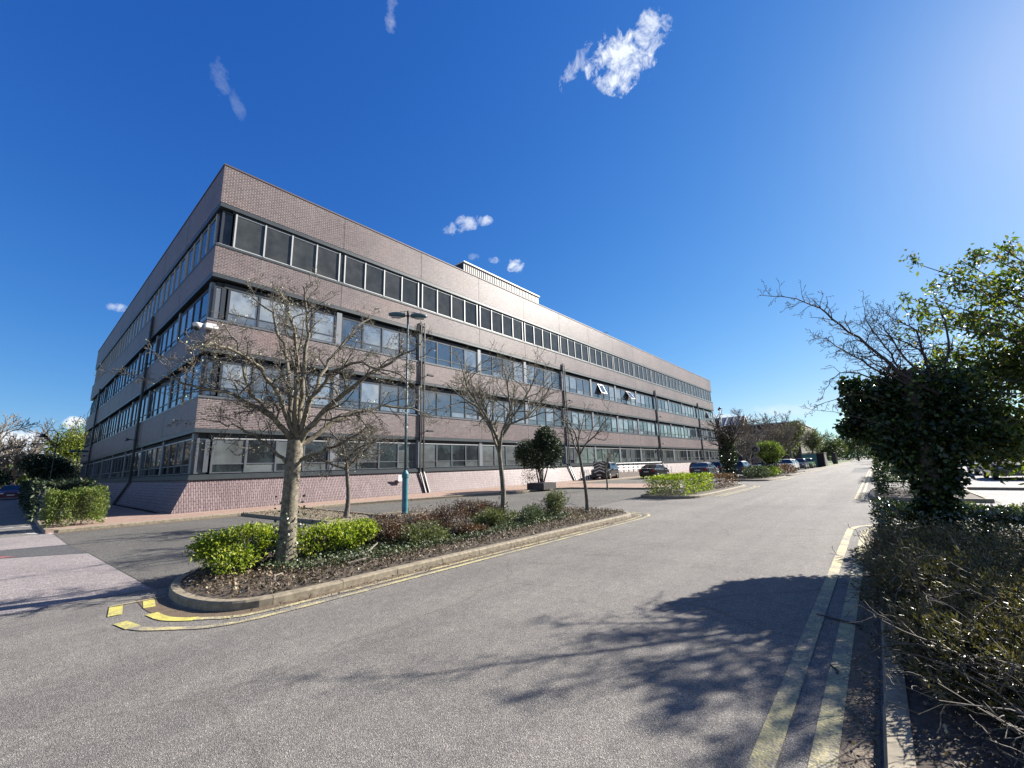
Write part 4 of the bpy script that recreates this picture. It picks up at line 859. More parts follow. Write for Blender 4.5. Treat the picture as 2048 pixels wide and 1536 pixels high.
# ---- tree 1: big bare magnolia-like tree in the near island
B1 = (3.25, 7.72, .12); D1 = math.hypot(B1[0], B1[1])
t1 = empty('bare_tree', B1, 'largest bare spreading tree with ivied trunk growing out of the bright green shrubs', 'tree', 'bare trees in the islands')
T = Tree(random.Random(11)); R1 = T.r
trunk = [P3(570, 1140, B1), P3(574, 1080, B1), P3(579, 1010, B1), P3(584, 950, B1), P3(589, 905, B1), P3(590, 880, B1)]
T.tubes.append((trunk, [.20, .145, .13, .125, .135, .12]))
limbs = [([(590, 890), (583, 830), (578, 760), (568, 690), (540, 625), (500, 590)], 1.0, .085, 13),
         ([(592, 885), (601, 820), (610, 740), (617, 670), (610, 610), (606, 572)], -.3, .08, 13),
         ([(592, 885), (590, 800), (596, 720), (590, 660), (578, 610), (560, 585)], -1.2, .07, 12),
         ([(596, 880), (616, 820), (640, 755), (672, 700), (712, 655), (752, 628)], 1.2, .075, 13),
         ([(596, 885), (640, 830), (690, 785), (745, 745), (800, 712), (838, 690)], -.9, .085, 14),
         ([(597, 895), (650, 855), (705, 825), (765, 812), (822, 818), (862, 832)], .7, .07, 13),
         ([(586, 880), (545, 835), (500, 806), (450, 785), (395, 772), (325, 752)], -.9, .07, 13),
         ([(586, 885), (540, 828), (505, 790), (487, 735), (475, 685), (440, 640)], .9, .065, 13),
         ([(582, 935), (553, 905), (530, 888), (495, 862), (455, 850), (405, 838)], -.4, .05, 10),
         ([(592, 925), (640, 905), (680, 888), (712, 868), (745, 852)], -.5, .055, 8),
         ([(590, 880), (560, 800), (520, 735), (470, 700), (420, 690), (370, 700)], -1.6, .065, 12),
         ([(594, 880), (622, 800), (660, 745), (720, 720), (780, 745), (830, 770)], -1.7, .06, 11)]
for px, dep, r, kids in limbs:
    n = len(px); pts = [P3(x, y, B1, dep * (i / (n - 1)) ** 1.1) for i, (x, y) in enumerate(px)]
    fine = []
    for a, c in zip(pts, pts[1:]):
        for k in range(3): fine.append(a.lerp(c, k / 3) + Vector([R1.gauss(0, .018) for _ in range(3)]))
    fine.append(pts[-1]); r *= .72; T.limb(fine, r, r * .18)
    T.side(fine, r * .8, r * .2, int(kids * 1.25), .88, 1, 4, dict(GNARL, kids=[0, 5, 4, 3], seg=4, wob=.26, lr=.60), .16)
tw = Tree(None); tw.tubes = [t for t in T.tubes if max(t[1]) < .028]; T.tubes = [t for t in T.tubes if max(t[1]) >= .028]
T.mesh('trunk', MT['bark1'], t1, B1); cr = tw.mesh('crown', MT['bark2'], t1, B1, rmin=.0028); buds(T, 'bud', cr, B1, .024, 4)
spur_ivy(trunk[:4], .17, 1.3, 420, 'ivy', t1, B1, sz=.05)
# ---- generic small bare trees
def bare_tree(loc, h, fork, r0, spread, seed, lab, limbs=5, maxlev=4, P=None, up=.06, bark='bark2', lean=(0, 0), group='bare trees in the islands', bud=0, rmin=.0032, L0=None, ivy=0, name='bare_tree', kids=None, wob=.16, low=.72):
    T = Tree(random.Random(seed)); R = T.r; e = empty(name, loc, lab, 'tree', group); o = Vector(loc)
    pts = [o + Vector((lean[0] * t + .03 * math.sin(t * 5) * fork, lean[1] * t, fork * t)) for t in [k / 6 for k in range(7)]]
    T.tubes.append((pts, [r0 * (1.25 if i == 0 else 1 - .35 * i / 6) for i in range(7)]))
    Pp = dict(seg=4, wob=wob, up=up, kids=kids or [5, 4, 3, 2], ang=(25, 55), lr=.62, rr=.6, t0=.2)
    if P: Pp.update(P)
    L0 = L0 or (h - fork)
    for k in range(limbs):
        a = 2 * math.pi * (k + R.random() * .6) / limbs; s = spread * R.uniform(.7, 1.2); d = Vector((math.cos(a) * s, math.sin(a) * s, 1)).normalized()
        T.grow(pts[-1 - (k % 2)], d, L0 * R.uniform(low, 1.0), r0 * .52, 1, maxlev, Pp)
    tw = Tree(None); lim = max(.006, r0 * .14); tw.tubes = [t for t in T.tubes if max(t[1]) < lim]; T.tubes = [t for t in T.tubes if max(t[1]) >= lim]
    T.mesh('trunk', MT[bark], e, loc, rmin=rmin); c = tw.mesh('crown', MT[bark], e, loc, rmin=rmin)
    if bud: buds(T, 'bud', c, loc, .03, bud)
    if ivy: spur_ivy(pts, r0, ivy, int(260 * ivy), 'ivy', e, loc, sz=.05)
    return e, T
bare_tree((9.65, 8.7, .12), 5.35, 2.25, .088, .42, 5, 'slender bare tree rising from the red brown shrubs in front of the office block', 7, 4, up=.07, bark='bark1', ivy=1.0, P=dict(kids=[0, 9, 6, 4], wob=.22, ang=(22, 55)), L0=2.8, lean=(.05, .05), rmin=.0045)
bare_tree((12.0, 7.2, .12), 3.9, 2.15, .062, .36, 8, 'thin bare young tree at the right hand tip of the near island', 4, 3, up=.05, P=dict(kids=[0, 8, 5, 3], wob=.24, ang=(25, 65)), L0=1.7, lean=(-.22, .02), rmin=.005)
bare_tree((7.7, 14.2, .1), 4.1, 1.95, .085, 1.05, 21, 'small densely twigged olive brown tree standing in the gravel bed', 8, 4, up=-.01, P=dict(kids=[0, 7, 6, 4], ang=(30, 75), lr=.6), L0=1.75, rmin=.0055)
bare_tree((24.75, 13.3, .0), 3.3, 1.25, .06, .5, 31, 'tiny bare sapling at the kerb in front of the black car and striped board', 4, 3, P=dict(kids=[0, 5, 3, 2]), L0=1.6, rmin=.007)
# ---- foliage objects
def shrub_box(name, c, h, n, m, size, lab, cat='shrub', group=None, inner=.25, lump=.08, stems=8, aspect=.5, spread=1.0, trans=None, droop=0, parent=None, yaw=0):
    base = (c[0], c[1], c[2] - h[2]); e = empty(name, base, lab, cat, group)
    P, d = pts_box(c, h, n, inner, lump)
    if yaw:
        cs, sn = math.cos(yaw), math.sin(yaw); q = P - np.array(c); P = np.stack([q[:, 0] * cs - q[:, 1] * sn, q[:, 0] * sn + q[:, 1] * cs, q[:, 2]], 1) + np.array(c)
    leaves('foliage', P, size, MT[m], e, base, dirs=d * .8 + np.array([0, 0, .25]), spread=spread, aspect=aspect, droop=droop)
    if stems:
        T = Tree(random.Random(int(c[0] * 97 + c[1] * 31)))
        for k in range(stems):
            p = Vector((c[0] + T.r.uniform(-.75, .75) * h[0], c[1] + T.r.uniform(-.7, .7) * h[1], base[2])); T.grow(p, Vector((T.r.gauss(0, .3), T.r.gauss(0, .3), 1)), h[2] * 1.7, .014, 1, 3, dict(seg=4, wob=.15, up=.05, kids=[0, 3, 3], ang=(20, 45), lr=.6))
        T.mesh('twigs', MT['bark2'], e, base, rmin=.004)
    return e
def shrub_ell(name, c, h, n, m, size, lab, cat='shrub', group=None, inner=.5, lump=.14, stems=6, aspect=.5, spread=1.0, zmin=None, flat=0, droop=0, fol='foliage', blobs=1):
    base = (c[0], c[1], (zmin if zmin is not None else c[2] - h[2])); e = empty(name, base, lab, cat, group)
    if blobs > 1:
        rr = random.Random(int(c[0] * 131 + c[1] * 57)); Q = []
        for k in range(blobs):
            cc = (c[0] + rr.uniform(-.62, .62) * h[0], c[1] + rr.uniform(-.62, .62) * h[1], c[2] + rr.uniform(-.35, .45) * h[2]); f = rr.uniform(.38, .62); Q.append(pts_ell(cc, (h[0] * f, h[1] * f, h[2] * f * 1.15), n // blobs, inner + .2, lump * 1.4, zmin))
        P, d = np.concatenate([q[0] for q in Q]), np.concatenate([q[1] for q in Q])
    else: P, d = pts_ell(c, h, n, inner, lump, zmin)
    leaves(fol, P, size, MT[m], e, base, dirs=d * .8 + np.array([0, 0, .2]), spread=spread, aspect=aspect, flat=flat, droop=droop)
    if stems:
        T = Tree(random.Random(int(c[0] * 97 + c[1] * 31)))
        for k in range(stems):
            p = Vector((c[0] + T.r.uniform(-.25, .25) * h[0], c[1] + T.r.uniform(-.25, .25) * h[1], base[2])); T.grow(p, Vector((T.r.gauss(0, .45), T.r.gauss(0, .45), 1)), h[2] * 1.5, .016, 1, 3, dict(seg=4, wob=.15, up=.05, kids=[0, 4, 3], ang=(20, 45), lr=.6))
        T.mesh('twigs', MT['bark2'], e, base, rmin=.004)
    return e
GI = 'shrubs planted in the near island'
shrub_ell('yellow_green_shrub', (2.62, 8.0, .44), (.58, .50, .27), 6000, 'lime', .058, 'bright yellow green shrub at the left end of the near island', group=GI, inner=.45, zmin=.16, stems=14, blobs=9, aspect=.45)
shrub_ell('yellow_green_shrub', (3.0, 8.5, .48), (.58, .46, .27), 5200, 'lime', .058, 'bright yellow green shrub directly behind the ivied trunk of the largest tree', group=GI, inner=.45, zmin=.2, stems=12, blobs=9, aspect=.45)
shrub_ell('yellow_green_shrub', (3.78, 7.85, .44), (.56, .48, .27), 5000, 'lime', .058, 'bright yellow green shrub just right of the ivied trunk', group=GI, inner=.45, zmin=.2, stems=16, blobs=9, aspect=.45)
shrub_ell('yellow_green_shrub', (4.5, 7.9, .44), (.54, .48, .26), 4800, 'lime', .056, 'bright yellow green shrub beside the red brown shrubs, its pale stems bare below', group=GI, inner=.45, zmin=.2, stems=16, blobs=9, aspect=.45)
for c, h, lab in (((5.15, 8.0, .40), (.45, .55, .32), 'dark red brown shrub next to the yellow green ones'), ((6.05, 8.2, .38), (.55, .62, .32), 'dark red brown shrub in line with the teal lamp post'), ((7.05, 8.35, .40), (.6, .65, .34), 'broad dark red brown shrub left of the slender bare tree'), ((8.2, 8.55, .42), (.65, .62, .36), 'tall dark red brown shrub behind the foot of the slender bare tree'), ((9.2, 8.9, .40), (.6, .4, .3), 'red brown shrub at the back of the near island behind the slender bare tree')):
    shrub_ell('red_brown_shrub', c, h, 3900, 'red_shrub', .042, lab, group=GI, inner=.5, zmin=.14, stems=12, lump=.2, blobs=8)
for c, h, mm, lab in (((5.6, 7.3, .30), (.5, .38, .26), 'olive', 'low olive green shrub in front of the red brown shrubs near the kerb'), ((8.0, 7.5, .36), (.62, .42, .28), 'olive', 'yellowish green shrub in front of the slender bare tree'), ((9.25, 7.3, .34), (.6, .40, .28), 'cover', 'grey green shrub between the slender bare tree and the round twiggy bush'), ((10.55, 7.35, .50), (.44, .42, .42), 'olive', 'round twiggy olive bush near the right hand tip of the island'), ((6.8, 7.3, .26), (.55, .35, .2), 'red_shrub', 'low brown shrub nearest the kerb halfway along the near island')):
    shrub_ell('island_shrub', c, h, 3600, mm, .046, lab, group=GI, inner=.5, zmin=.14, stems=10, lump=.16, blobs=8)
def scatter(poly, n, z=.13, amp=.03):
    xs = [p[0] for p in poly]; ys = [p[1] for p in poly]; q = RNG.uniform([min(xs), min(ys)], [max(xs), max(ys)], (n * 3, 2)); ins = np.zeros(len(q), bool)
    for i in range(len(poly)):
        x1, y1 = poly[i]; x2, y2 = poly[(i + 1) % len(poly)]
        c = ((y1 > q[:, 1]) != (y2 > q[:, 1])) & (q[:, 0] < (x2 - x1) * (q[:, 1] - y1) / ((y2 - y1) or 1e-9) + x1); ins ^= c
    q = q[ins][:n]; return np.concatenate([q, (z + RNG.uniform(0, amp, len(q)))[:, None]], 1)
def ground_leaves(name, poly, n, m, size, lab, cat, z=.13, amp=.05, flat=1.0, aspect=.6):
    return tag(leaves(name, scatter(poly, n, z, amp), size, MT[m], flat=flat, aspect=aspect), lab, cat, kind='stuff')
inner1 = offset_line(isl1 + isl1[:1], .16)[:-1]
ground_leaves('leaf_litter', inner1, 16000, 'litter', .05, 'brown fallen leaves and twigs covering the near island bed', 'leaf litter', amp=.05)
ground_leaves('ground_ivy', smooth_poly([(2.6, 7.9), (3.0, 6.9), (4.5, 6.6), (7, 6.7), (11, 6.8), (11.5, 8.5), (5, 8.8)], 1, True), 15000, 'cover', .045, 'low grey green ground ivy spreading under the shrubs of the near island', 'ground cover', amp=.12, aspect=.8)
ground_leaves('leaf_litter', bedp, 2600, 'litter', .06, 'dry leaves strewn over the gravel bed round the small twiggy tree', 'leaf litter', z=.085, amp=.02)
# sticks lying in the island bed
b = MB()
b.tube([(2.55, 6.55, .17), (2.62, 6.75, .20), (2.78, 6.88, .19)], .009, 5); tag(b.build('fallen_stick', MT['barkp'], o=(2.6, 6.7, .15)), 'short pale stick lying near the left tip of the near island', 'stick')
b = MB(); b.tube([(3.75, 7.1, .17), (4.0, 7.05, .19), (4.35, 7.15, .22), (4.6, 7.3, .3)], [.03, .026, .02, .012], 6); tag(b.build('fallen_branch', MT['barkp'], o=(4, 7.1, .15)), 'curved pale cut branch lying below the yellow green shrubs', 'branch')
b = MB(); b.tube([(3.7, 6.72, .17), (3.95, 6.7, .19), (4.1, 6.78, .18)], .02, 6); tag(b.build('fallen_branch', MT['bark2'], o=(3.9, 6.7, .15)), 'short brown branch lying in the leaf litter near the kerb', 'branch')
# ---- left: clipped hedges
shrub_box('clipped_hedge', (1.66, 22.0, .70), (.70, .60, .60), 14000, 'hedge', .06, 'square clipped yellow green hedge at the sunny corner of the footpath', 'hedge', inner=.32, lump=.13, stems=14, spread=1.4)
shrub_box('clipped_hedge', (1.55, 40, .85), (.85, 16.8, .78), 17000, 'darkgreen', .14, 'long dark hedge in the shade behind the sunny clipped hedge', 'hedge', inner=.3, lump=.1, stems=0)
# ---- island 3, 4, 5
GH = 'hedges and shrubs in the farther islands'
shrub_box('clipped_hedge', (21.8, 7.6, .50), (2.4, .95, .42), 10000, 'lime', .085, 'low clipped lime topped hedge at the near end of the second island', 'hedge', GH, inner=.25, stems=6)
shrub_box('island_shrub', (26.4, 7.4, .42), (2.3, .95, .34), 7000, 'red_shrub', .07, 'low brown green shrubs at the far end of the second island', 'shrub', GH, inner=.3, stems=5)
shrub_ell('island_shrub', (39.2, 7.6, .55), (1.8, 1.0, .55), 4200, 'cover', .10, 'dark grey green shrub below the round road sign', 'shrub', GH, zmin=.12, stems=4)
shrub_ell('island_shrub', (42.4, 7.3, .50), (1.6, .9, .5), 3600, 'hedge', .11, 'light green shrub below the round green bush', 'shrub', GH, zmin=.12, stems=4)
shrub_ell('island_shrub', (50.6, 7.2, .50), (3.2, .9, .55), 4200, 'red_shrub', .10, 'long low orange brown shrub beyond the round green bush', 'shrub', GH, zmin=.12, stems=4)
shrub_ell('round_bush', (44, 7.3, 2.2), (1.15, 1.1, .95), 7500, 'hedge', .12, 'round green bush on a short trunk right of the round road sign', 'bush', inner=.5, lump=.1, stems=0)
shrub_ell('round_bush', (44, 7.4, 1.1), (.6, .6, .9), 2500, 'darkgreen', .12, 'dark lower growth under the round green bush', 'bush', zmin=.1, stems=5)
# ivy covered trunk with bare twigs at x=38
e, T = bare_tree((37.4, 9.1, .1), 5.2, 2.6, .22, .9, 44, 'ivy covered trunk with a low tangled bare crown between the dark cars', 7, 3, P=dict(kids=[0, 7, 5, 4], ang=(30, 75)), L0=2.6, bark='bark3', rmin=.012, group='trees beyond the office block', name='ivied_tree')
P, d = pts_ell((37.4, 9.1, 2.0), (.62, .62, 2.0), 4200, .5, .1, .15); leaves('ivy', P, .11, MT['ivy'], e, (37.4, 9.1, .1), dirs=d, spread=.7, aspect=.8)
P, d = pts_ell((37.6, 8.3, 3.0), (1.0, 1.5, .8), 700, .9, .3); leaves('foliage', P, .08, MT['twigfar'], e, (37.4, 9.1, .1), dirs=d, aspect=.4)
# ---- evergreen tree in the brick planter
b = MB(); b.box(22.6, 24.0, 16.7, 18.1, .1, .52); b.box(22.75, 23.85, 16.85, 17.95, .521, .54); tag(b.build('brick_planter', MT['darkbrick'], o=(23.3, 17.4, .1)), 'low dark brick planter box on the footpath under the dark evergreen tree', 'planter')
eb = (23.3, 17.4, .5); e = empty('evergreen_tree', eb, 'dark glossy evergreen tree growing from the low brick planter', 'tree')
T = Tree(random.Random(4))
for k in range(7): T.grow(Vector(eb) + Vector((T.r.gauss(0, .12), T.r.gauss(0, .12), 0)), Vector((T.r.gauss(0, .22), T.r.gauss(0, .22), 1)), 2.1, .06, 1, 3, dict(seg=5, wob=.08, up=.05, kids=[0, 4, 3], ang=(20, 45), lr=.55, t0=.5))
T.mesh('trunk', MT['bark3'], e, eb, rmin=.006)
Ps = [pts_ell(c, h, n, .55, .14) for c, h, n in (((23.3, 17.6, 2.5), (1.0, 1.5, 1.0), 7500), ((23.3, 16.9, 3.3), (.8, .8, .75), 3800), ((23.2, 16.2, 2.5), (.7, .6, .95), 2400), ((23.3, 18.8, 2.5), (.7, .7, .8), 2400), ((23.3, 17.0, 3.9), (.5, .4, .4), 900))]
leaves('crown', np.concatenate([p for p, d in Ps]), .12, MT['darkgreen'], e, eb, dirs=np.concatenate([d for p, d in Ps]), aspect=.5)
P, d = pts_ell((23.1, 18.2, 1.0), (.6, .8, .6), 500, .9, .2); leaves('foliage', P, .09, MT['red_shrub'], e, eb, dirs=d)

# ---- right hand side near: ivy clad tree, leafy dogwood, hedge, juniper, brambles
ib = (9.15, -.57, .12); it = empty('ivied_tree', ib, 'tree clad in dark ivy with long bare thorny branches reaching over the road', 'tree')
T = Tree(random.Random(9)); tr = [Vector(ib) + Vector((.02 * math.sin(k), .0, .35 * k)) for k in range(9)]; T.tubes.append((tr, [.17, .14, .12, .12, .11, .10, .09, .08, .07]))
def pxlimb(px, base, d0, d1, r, kids, L, lev=2, mx=4, P=None, t0=.2):
    n = len(px); pts = [P3(x, y, base, d0 + (d1 - d0) * i / (n - 1)) for i, (x, y) in enumerate(px)]; fine = []
    for a, c in zip(pts, pts[1:]):
        for k in range(3): fine.append(a.lerp(c, k / 3) + Vector([T.r.gauss(0, .012) for _ in range(3)]))
    fine.append(pts[-1]); T.limb(fine, r, r * .15); T.side(fine, r, r * .2, kids, L, lev, mx, P or dict(seg=4, wob=.2, up=.02, kids=[0, 4, 3, 2], ang=(30, 75), lr=.55, rr=.6), t0)
pxlimb([(1880, 790), (1800, 745), (1735, 690), (1680, 650), (1640, 615), (1590, 597), (1520, 590)], ib, 0, -.6, .030, 32, .5)
pxlimb([(1870, 770), (1810, 715), (1770, 660), (1748, 640)], ib, 0, -.7, .02, 22, .45)
pxlimb([(1880, 760), (1840, 700), (1800, 680), (1740, 665), (1700, 640)], ib, 0, .9, .02, 24, .45)
pxlimb([(1870, 800), (1790, 755), (1730, 715), (1690, 705)], ib, 0, -.2, .02, 24, .45)
pxlimb([(1870, 800), (1800, 770), (1740, 735), (1690, 700), (1655, 680), (1628, 670)], ib, 0, .6, .024, 30, .45)
pxlimb([(1860, 790), (1800, 740), (1770, 690), (1735, 650), (1728, 612)], ib, .2, .9, .022, 28, .5)
pxlimb([(1870, 790), (1850, 720), (1830, 660), (1800, 640), (1770, 630)], ib, 0, .3, .022, 28, .5)
pxlimb([(1860, 830), (1780, 770), (1720, 745), (1680, 745), (1655, 770), (1640, 800)], ib, 0, .2, .018, 14, .35)
pxlimb([(1860, 860), (1790, 810), (1730, 790), (1680, 790), (1640, 810), (1618, 825)], ib, 0, -.5, .015, 12, .3)
pxlimb([(1860, 900), (1790, 860), (1720, 835), (1670, 825), (1612, 817)], ib, 0, -.9, .013, 10, .25)
pxlimb([(1880, 780), (1900, 700), (1890, 640), (1870, 600)], ib, .2, .8, .024, 16, .45)
T.mesh('trunk', MT['bark3'], it, ib, rmin=.003)
Ps = []
for (px, py, off, hx, hz, n) in ((1835, 850, .2, .60, .72, 5200), (1780, 815, .3, .46, .42, 2800), (1725, 800, .3, .30, .34, 1500), (1735, 845, .5, .36, .30, 1700), (1700, 770, .3, .16, .14, 350), (1800, 880, .0, .35, .3, 1500), (1695, 860, .3, .14, .12, 300), (1872, 950, .1, .30, .6, 2600), (1872, 1015, .0, .24, .42, 1900), (1825, 905, .3, .42, .32, 1500), (1800, 765, .4, .4, .24, 900), (1940, 870, .5, .5, .42, 1500), (1765, 880, .5, .3, .22, 700), (1890, 790, .2, .5, .5, 2000)):
    c = P3(px, py, ib, off); p, d = pts_ell(tuple(c), (hx * .9, hx, hz), n, .8, .22, .3); Ps.append((p, d))
leaves('ivy', np.concatenate([p for p, d in Ps]), (.068), MT['ivy'], it, ib, dirs=np.concatenate([d for p, d in Ps]), spread=.8, aspect=.85, droop=.35)
# dogwood-like tree, trunk just outside the right edge
db = (10.4, -4.2, .12); dt = empty('leafy_tree', db, 'broad leaved tree with fresh drooping yellow green leaves at the right edge', 'tree')
T = Tree(random.Random(19)); T.tubes.append(([Vector(db) + Vector((0, .02 * k, .35 * k)) for k in range(6)], [.13, .11, .1, .09, .08, .07]))
hub = Vector(db) + Vector((0, .1, 1.6))
PD = dict(seg=4, wob=.14, up=.03, kids=[0, 5, 4, 3], ang=(25, 60), lr=.6, rr=.6, t0=.25)
tg = [(1840, 530, .3), (1900, 560, -.3), (1950, 505, .2), (2010, 500, -.4), (1800, 590, .6), (1860, 640, -.5), (1930, 660, .2), (2000, 640, -.8), (1850, 740, -.6), (1920, 780, -1.0), (1990, 760, -.6), (1880, 860, -.9), (1950, 890, -1.1), (2030, 840, -1.2), (2060, 560, .2), (2080, 700, -.5), (1820, 690, .3), (2000, 900, -1.0), (2090, 880, -1.2), (2120, 640, .2), (1870, 600, .2), (1930, 580, .4), (1980, 560, 0), (1895, 700, .3), (1960, 700, 0), (1835, 640, .5), (1920, 520, .6)]
DB = (10.2, -2.28)
for px, py, off in tg:
    e2 = P3(px, py, DB, off); mid = hub.lerp(e2, .5) + Vector((T.r.gauss(0, .1), T.r.gauss(0, .1), .12)); pts = [hub.lerp(mid, k / 3) for k in range(3)] + [mid.lerp(e2, k / 3) for k in range(4)]
    T.limb(pts, .032, .006); T.side(pts, .03, .008, 8, .55, 2, 4, PD, .35)
T.mesh('trunk', MT['bark2'], dt, db, rmin=.0035)
nodes = np.array([tuple(p) for p in T.nodes]); P = nodes[RNG.choice(len(nodes), 10500)]
P = P + RNG.normal(size=P.shape) * .075
leaves('foliage', P, .095, MT['dogwood'], dt, db, spread=1.0, aspect=.46, droop=.8, fold=.08)
Ps = [pts_ell(tuple(P3(px, py, DB, off)), (.6, .6, .5), n, 1.0, .3) for px, py, off, n in ((1970, 830, .0, 1300), (1910, 750, .3, 900), (2020, 740, .2, 1300), (2040, 870, -.3, 900), (1950, 880, -.3, 450), (2020, 900, -.5, 350))]
leaves('foliage', np.concatenate([p for p, d in Ps]), .10, MT['dogwood'], dt, db, spread=1.0, aspect=.46, droop=.7, fold=.08)
# glossy hedge and low growth of the near right bed
GR = 'plants crowding the right hand kerb bed'
shrub_box('glossy_shrub', (9.4, -.30, .42), (.75, .42, .34), 5600, 'gloss', .06, 'glossy dark leaved shrub at the road corner below the ivied tree', 'shrub', GR, inner=.35, lump=.1, aspect=.5)
shrub_box('glossy_shrub', (9.2, -2.0, .42), (.85, 1.25, .30), 9000, 'gloss', .065, 'flat topped glossy shrub catching the sun right of the ivied trunk', 'shrub', GR, inner=.3, lump=.08, aspect=.5)
shrub_box('glossy_shrub', (11.3, -1.4, .35), (.9, 1.3, .26), 4500, 'olive', .07, 'pale green low shrub behind the flat topped glossy shrub', 'shrub', GR, inner=.35, lump=.08)
def juniper(c, h, n, lab, seed, m='juniper', nst=16):
    base = (c[0], c[1], .12); e = empty('juniper_shrub', base, lab, 'shrub', GR)
    P, d = pts_ell(c, h, int(n * 1.8), .45, .26, .12); leaves('foliage', P, .042, MT[m], e, base, dirs=d * .5 + np.array([-.25, .35, .45]), spread=.9, aspect=.24)
    T = Tree(random.Random(seed))
    for k in range(nst):
        a = T.r.uniform(0, 2 * math.pi); q = Vector(c) + Vector((math.cos(a) * h[0] * T.r.uniform(.2, .9), math.sin(a) * h[1] * T.r.uniform(.2, .9), T.r.uniform(-.1, .5) * h[2])); T.grow(q, Vector((T.r.gauss(-.2, .7), T.r.gauss(.3, .7), T.r.uniform(-.1, .7))), T.r.uniform(.3, .75), .007, 1, 3, dict(seg=5, wob=.2, up=-.02, kids=[0, 3, 2], ang=(20, 60), lr=.55))
    T.mesh('twigs', MT['bark2'], e, base, rmin=.0022); return e
juniper((7.2, -.35, .36), (.85, .66, .36), 10500, 'olive juniper at the kerb just in front of the glossy dark shrub', 1)
juniper((6.3, -1.4, .42), (1.0, .85, .36), 9500, 'broad olive juniper beyond the kerbside ones at the right edge', 2)
juniper((5.5, -.28, .34), (.85, .54, .36), 10500, 'olive juniper spilling over the kerb beside the yellow lines', 3)
juniper((4.5, -1.0, .34), (.9, .7, .34), 8500, 'brown tinged juniper low in the right hand bed', 4)
juniper((4.2, -.34, .28), (.65, .42, .27), 7500, 'straggly low shrub with bare stems at the nearest part of the kerb bed', 5, nst=34)
juniper((3.3, -.85, .22), (.6, .45, .22), 4200, 'dark bare stemmed shrub in the bottom right corner', 6, m='darkgreen', nst=40)
ground_leaves('leaf_litter', [(1.5, .02), (12, .02), (12, -3), (4, -3.5), (1.5, -1.6)], 22000, 'litter', .028, 'brown leaf litter and twigs on the soil of the right hand kerb bed', 'leaf litter', amp=.04)
ground_leaves('leaf_litter', [(1.6, 5.72), (13, 5.62), (13, 5.96), (1.9, 6.0)], 1100, 'litter', .03, 'dry leaves gathered in the gutter along the near island kerb', 'leaf litter', z=.006, amp=.012)
ground_leaves('leaf_litter', [(1, .225), (12, .255), (12, .40), (1, .36)], 700, 'litter', .028, 'dry leaves gathered in the gutter of the right hand kerb', 'leaf litter', z=.006, amp=.012)
b = MB(); b.tube([(5.6, .72, .012), (5.5, .5, .015), (5.45, .34, .012)], [.006, .011, .008], 5); tag(b.build('fallen_stick', MT['bark3'], o=(5.5, .5, 0)), 'thin dark stick lying across the right hand double yellow lines', 'stick')
b = MB(); b.tube([(4.35, .52, .01), (4.25, .47, .012), (4.2, .47, .01)], [.006, .01, .008], 5); tag(b.build('fallen_stick', MT['bark3'], o=(4.3, .5, 0)), 'short dark twig on the inner yellow line near the kerb', 'stick')
# second right bed
shrub_box('clipped_hedge', (23.4, -.9, .55), (2.7, 1.05, .5), 7500, 'darkgreen', .10, 'dark green hedge in the right hand bed beyond the side entrance', 'hedge', inner=.3, lump=.12, stems=5)
shrub_box('clipped_hedge', (40, -.6, .75), (5.5, .7, .7), 5000, 'farleaf', .16, 'green hedge along the right side of the road farther off', 'hedge', inner=.35, lump=.16, stems=0)
# ---- background trees
def mass_tree(loc, crown, n, m, size, lab, trunk_r=.18, group='trees beyond the office block', name='tree', inner=.75, lump=.2, twigs=True, bark='barkp', rmin=.02, blobs=5, seed=0, lev=3, up=.05, zlow=None):
    T = Tree(random.Random(seed)); R = T.r; e = empty(name, loc, lab, 'tree', group); o = Vector(loc); cz = crown[2]
    top = o + Vector((0, 0, max(.6, cz - crown[3] * .7 - loc[2]))); T.limb([o, o.lerp(top, .5), top], trunk_r, trunk_r * .7)
    if twigs:
        for k in range(6):
            a = 2 * math.pi * k / 6 + R.random(); T.grow(top, Vector((math.cos(a) * .7, math.sin(a) * .7, 1)), crown[3] * 1.5, trunk_r * .5, 1, lev, dict(seg=4, wob=.12, up=up, kids=[0, 6, 5, 4], ang=(20, 50), lr=.6, t0=.2))
    T.mesh('trunk', MT[bark], e, loc, rmin=rmin)
    if n:
        Ps = []
        for k in range(blobs):
            c = (crown[0] + R.uniform(-.5, .5) * crown[4], crown[1] + R.uniform(-.5, .5) * crown[4], cz + R.uniform(-.45, .5) * crown[3]); hh = R.uniform(.45, .75)
            Ps.append(pts_ell(c, (crown[4] * hh, crown[4] * hh, crown[3] * hh), n // blobs, inner, lump))
        leaves('crown', np.concatenate([p for p, d in Ps]), size, MT[m], e, loc, dirs=np.concatenate([d for p, d in Ps]), aspect=.5)
    return e
# left background
GL = 'trees beyond the shaded side road'
for i, (x, y, h, sp, lab) in enumerate([(-3.5, 84, 11.5, .75, 'large pale bare tree at the left edge above the dark red car'), (.4, 96, 10.5, .7, 'bare pale tree between the left edge tree and the green one'), (-9, 92, 12, .8, 'tall bare tree mostly outside the left edge')]):
    bare_tree((x, y, 0), h, 2.2, .32, sp, 60 + i, lab, 8, 4, P=dict(kids=[0, 8, 6, 5], ang=(18, 45)), L0=h * .62, bark='barkp', rmin=.028, group=GL, up=.05)
mass_tree((6.2, 92, 0), (6.0, 92, 7.0, 4.3, 4.0), 9000, 'willow', .30, 'yellow green tree just coming into leaf behind the swan neck lamp', .3, GL, seed=71, bark='bark3', rmin=.03, inner=.9, blobs=8)
mass_tree((2.8, 78, 0), (2.8, 78, 2.9, 2.0, 2.4), 5200, 'darkgreen', .30, 'low dark evergreen behind the long hedge', .2, GL, seed=72, twigs=False, inner=.5)
